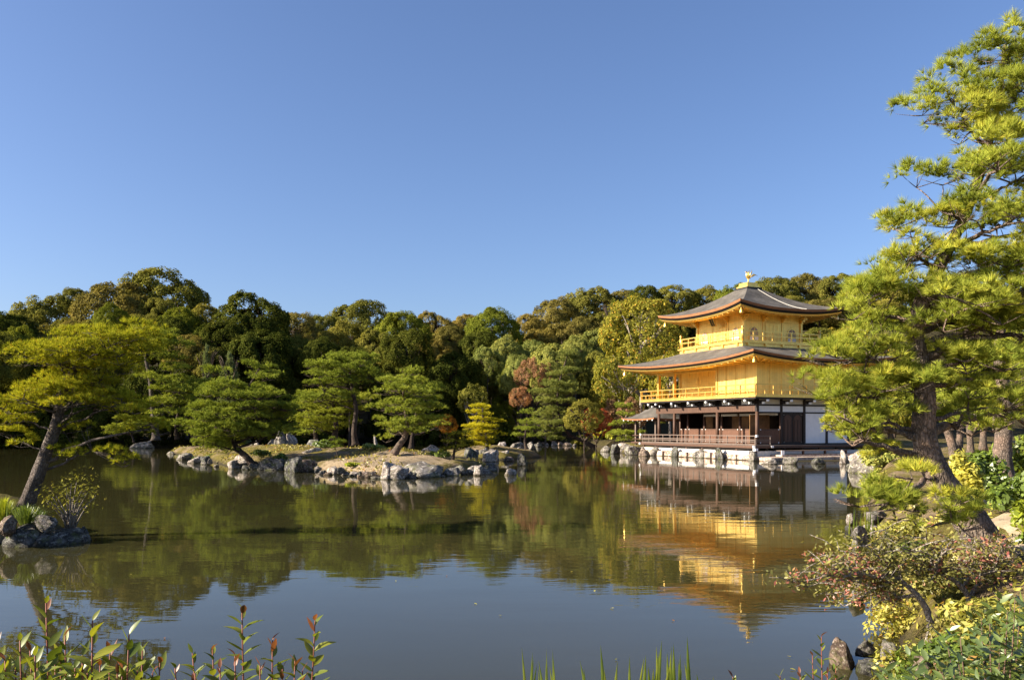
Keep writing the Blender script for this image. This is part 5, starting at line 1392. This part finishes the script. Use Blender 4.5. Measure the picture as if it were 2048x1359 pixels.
for i, (px, Y, rx, rz, mt, lab, sz) in enumerate([(1780,7.0,.28,.42,'shrub_lime','yellow-green leafy shrub under the gnarled bush by the water',.032), (1990,6.6,.5,.36,'shrub_lime','yellow-leaved low shrub behind the glossy shrub',.034), (1760,7.7,.34,.45,'shrub_lime','yellow-green bush spilling to the water left of the gnarled stems',.03),(1835,7.0,.42,.40,'shrub_lime','leafy yellow-green bush around the gnarled bush\'s stems',.03),(1900,6.4,.45,.42,'shrub_green','mid-green bush between the gnarled stems and the glossy shrub',.04),(1840,5.9,.4,.34,'shrub_green','low green bush at the bottom edge left of the glossy shrub',.036),(1925,7.0,.4,.32,'shrub_moss','twiggy brownish bush by the sandy path',.03),(1790,9.0,.5,.42,'shrub_lime','pale leafy bush behind the gnarled bush\'s middle branches',.03),(1870,9.0,.5,.38,'shrub_moss','brownish bush between the gnarled bush and great pine',.03),(1740,11.5,.42,.36,'shrub_moss','olive bush on the bank above the grey waterside rock',.035),(1815,13.5,.6,.4,'shrub_lime','yellow-green bush behind the great pine\'s lowest branch',.04),(1760,24,.8,.6,'shrub_lime','bright bush on the shore left of the great pine\'s trunk',.06),(1700,9.6,.3,.3,'shrub_moss','small waterside bush under the gnarled bush\'s left branches',.03),(1880,6.0,.35,.30,'shrub_moss','low twiggy undergrowth between the gnarled bush and glossy shrub',.035),
        (1740,8.3,.3,.35,'shrub_lime','small pale yellow plant by the brown waterside rock',.03), (1690,16.5,.5,.35,'grass','bright grassy plant at the water\'s edge beside the grey rock',.06), (1830,11,.5,.3,'shrub_green','low green plant under the great pine\'s lowest branch',.05), (1900,8.2,.4,.3,'shrub_moss','brownish low growth at the foot of the great pine',.04),
        (1760,12.2,.45,.35,'grass','grassy green plant between the shore rocks below the low branch',.05), (1800,20,.7,.5,'grass','green waterside plant left of the great pine\'s trunk',.07)]):
    bush('low_shrub', lab, ground_at(px, Y, -.02), rx, rz, M[mt], 1700, sz, 150+i, 'low shrubs on the right bank', lumps=12, nst=8)
# twiggy bush on the left bank
lb = Vector(at(140, 1046, 16.2)); 
bush('twiggy_bush', 'sparse twiggy bush on the rocks right of the leaning left pine', lb, .72, .95, M['leaf_olive'], 420, .045, 98, None, 'bark_pale', lumps=26, nst=24, low=.3)

def blade(parent, p, tip, w, mat, bend=.0):
    p = Vector(p); tip = Vector(tip); side = Vector((w/2, 0, 0)); V = []
    for i in range(5):
        t = i/4; c = p.lerp(tip, t) + Vector((bend*t*t, 0, 0)); k = (1-t**2.2); V += [c - side*k, c + Vector((0, -w*.12*k, 0)), c + side*k]
    f = []
    for i in range(4): a = i*3; f += [(a, a+1, a+4, a+3), (a+1, a+2, a+5, a+4)]
    return MB().add(V, f).build('blade', mat, parent, True)
def iris(label, tops, Y, wpx, group, seed, foot=None):
    r_ = random.Random(seed); x0 = sum(t[0] for t in tops)/len(tops)
    base = Vector(((x0-1024)/F*Y, Y, -.05)); B = empty('iris_clump', base); tag(B, label, 'reeds', group)
    for (px, py) in tops:
        yy = Y + r_.uniform(-.25, .25); tp = Vector(at(px, py, yy)) - base
        ft = Vector((tp.x + r_.uniform(-.06, .06), yy - Y, 0))
        b = blade(B, ft, tp, wpx/F*Y*r_.uniform(.8, 1.3), M['iris'], r_.uniform(-.02, .02))
r_ = random.Random(3)
iris('clump of upright iris leaves at the bottom edge, left of the two', [(1046,1292),(1062,1302),(1068,1315),(1072,1325),(1082,1318),(1093,1322),(1096,1296),(1108,1297),(1112,1316),(1080,1335),(1101,1330)], 6.3, 7, 'iris clumps in the shallows', 1)
iris('three scattered iris leaves between the bottom clumps', [(1164,1318),(1203,1287),(1212,1336),(1230,1320),(1170,1335)], 6.3, 9, 'iris clumps in the shallows', 2)
iris('dense tall clump of iris leaves at the bottom edge, right of the two', [(1258,1310),(1285,1312),(1292,1308),(1300,1330),(1310,1290),(1318,1300),(1324,1278),(1330,1302),(1338,1320),(1346,1290),(1349,1285),(1360,1305),(1370,1270),(1372,1322),(1295,1340),(1380,1335),(1334,1330),(1342,1335),(1398,1345),(1365,1335),(1352,1320),(1312,1332),(1430,1350)], 6.4, 9, 'iris clumps in the shallows', 3)
iris('thin pale reeds by the grey rock under the great pine\'s low branch', [(1702,1022),(1708,1008),(1715,1030),(1722,1018),(1730,1000),(1735,1025),(1742,1012),(1748,1030),(1755,1020),(1698,1035)], 15.8, 4, 'iris clumps in the shallows', 4)
iris('leaning pale green blade group low in the water at the left bank', [(12,1000),(30,1002)], 15.4, 4, 'iris clumps in the shallows', 5)
def grass_clump(label, c, n, h, spread, seed, mat='grass', group='grass tufts on the left bank'):
    rng = np.random.default_rng(seed); c = Vector(c); B = empty('grass_tuft', c); tag(B, label, 'grass', group)
    a = rng.uniform(0, 6.283, n); s_ = rng.uniform(.1, 1, n)*spread; base = np.stack([np.cos(a)*s_*.25, np.sin(a)*s_*.25, 0*a], 1)
    hh = h*rng.uniform(.5, 1.1, n); V = []
    m1 = base + np.stack([np.cos(a)*s_*.4, np.sin(a)*s_*.4, hh*.75], 1); tp = base + np.stack([np.cos(a)*s_, np.sin(a)*s_, hh*(1 - .35*s_/spread)], 1)
    sd_ = np.stack([-np.sin(a), np.cos(a), 0*a], 1)*.006
    V = np.concatenate([np.stack([base - sd_, base + sd_, m1 + sd_*.8, m1 - sd_*.8], 1), np.stack([m1 - sd_*.8, m1 + sd_*.8, tp + sd_*.1, tp - sd_*.1], 1)], 0).reshape(-1, 3)
    link('blades', np_mesh('blades', V, 4), M[mat], B); return B
grass_clump('sunlit yellow-green grass tuft left of the leaning pine', at(8, 1040, 16.6), 320, .50, .42, 7)
grass_clump('shaded dark grass tuft drooping over rocks at the leaning pine\'s foot', at(52, 1048, 15.9), 320, .42, .42, 8, 'shrub_green')  # darker green puts the shade at the pine's foot into the colour
grass_clump('small grass tuft between the leaning pine and pale stone', at(75, 1042, 16.4), 120, .28, .30, 9, 'shrub_green')
# fallen leaves floating on the pond
fr_ = random.Random(12)
for (px, py, lab) in [(1190,1181,'pale fallen leaf floating near the golden reflection'), (948,1207,'single pale leaf floating near the centre'), (1580,1338,'pale fallen leaf floating by the thin shoots at bottom right'), (1228,1217,'pale leaf adrift where the sky reflection starts')]:
    Y = depth_of(py); o = link('floating_leaf', LEAF[1], M['shrub_yellow'], None, True); o.location = ((px-1024)/F*Y, Y, .012); o.scale = (.06, .06, .03); o.rotation_euler = (0, 0, fr_.uniform(0, 6)); tag(o, lab, 'leaf', 'leaves floating on the pond')

# low growth and fallen leaves over the right bank
def undergrowth():
    rng = np.random.default_rng(201)
    X = rng.uniform(1.5, 9.5, 16000); Y = rng.uniform(4.2, 17, 16000)
    d = sdf(POND, X, Y); n1 = np.sin(X*2.1 + Y*1.3) + np.sin(X*.9 - Y*2.3 + 1)
    path = (X > path_left(Y) + .1) & (X < path_left(Y) + 2.0)
    k = (d > .12) & (n1 + rng.normal(size=len(X))*.7 > .1) & ~path & (rng.random(len(X)) < np.clip(1.4 - d*.16, .15, 1)); X, Y = X[k], Y[k]
    Z = ground_h(X, Y)[0] + rng.uniform(0, 1, len(X))**2*.16 + .01
    N_ = np.tile([-.2, -.3, 1.0], (len(X), 1)) + rng.normal(size=(len(X), 3))*.6
    o = link('undergrowth', np_mesh('undergrowth', leaves(np.stack([X, Y, Z], 1), N_, .045, rng, 1.0, 1.9), 4), M['shrub_lime']); tag(o, 'low leafy undergrowth and fallen leaves on the right bank', 'undergrowth', None, 'stuff')
undergrowth()
def moss_growth():
    rng = np.random.default_rng(202); X = rng.uniform(-31, 0, 60000); Y = rng.uniform(36, 75, 60000)
    d = -sdf(ISLAND, X, Y); k = (d > .2) & (np.sin(X*.8 + 1) + np.sin(Y*.9) + rng.normal(size=len(X))*.5 > .5) & (rng.random(len(X)) < np.where(d < 1.6, 1, .45)); X, Y = X[k], Y[k]
    Z = ground_h(X, Y)[1] + rng.uniform(0, .10, len(X))
    o = link('island_grass', np_mesh('island_grass', leaves(np.stack([X, Y, Z], 1), rng.normal(size=(len(X), 3)), .08, rng, 1, 2.5), 4), M['shrub_moss']); tag(o, 'short grass and moss scattered over the main island', 'grass', None, 'stuff')
moss_growth()

drift = []
for k in range(16):
    px, py = fr_.uniform(250, 1600), fr_.uniform(1040, 1330); Y = depth_of(py)
    o = link('floating_leaf', LEAF[k % 3], M[('shrub_yellow', 'leaf_orange', 'shrub_moss')[k % 3]], None, True); o.location = ((px-1024)/F*Y, Y, .012); o.scale = (.05, .05, .02); o.rotation_euler = (0, 0, fr_.uniform(0, 6))
    tag(o, None, 'leaf', 'tiny leaves drifting on the pond'); drift.append((px, o))
number(drift, '{} of the tiny leaves drifting on the open pond')
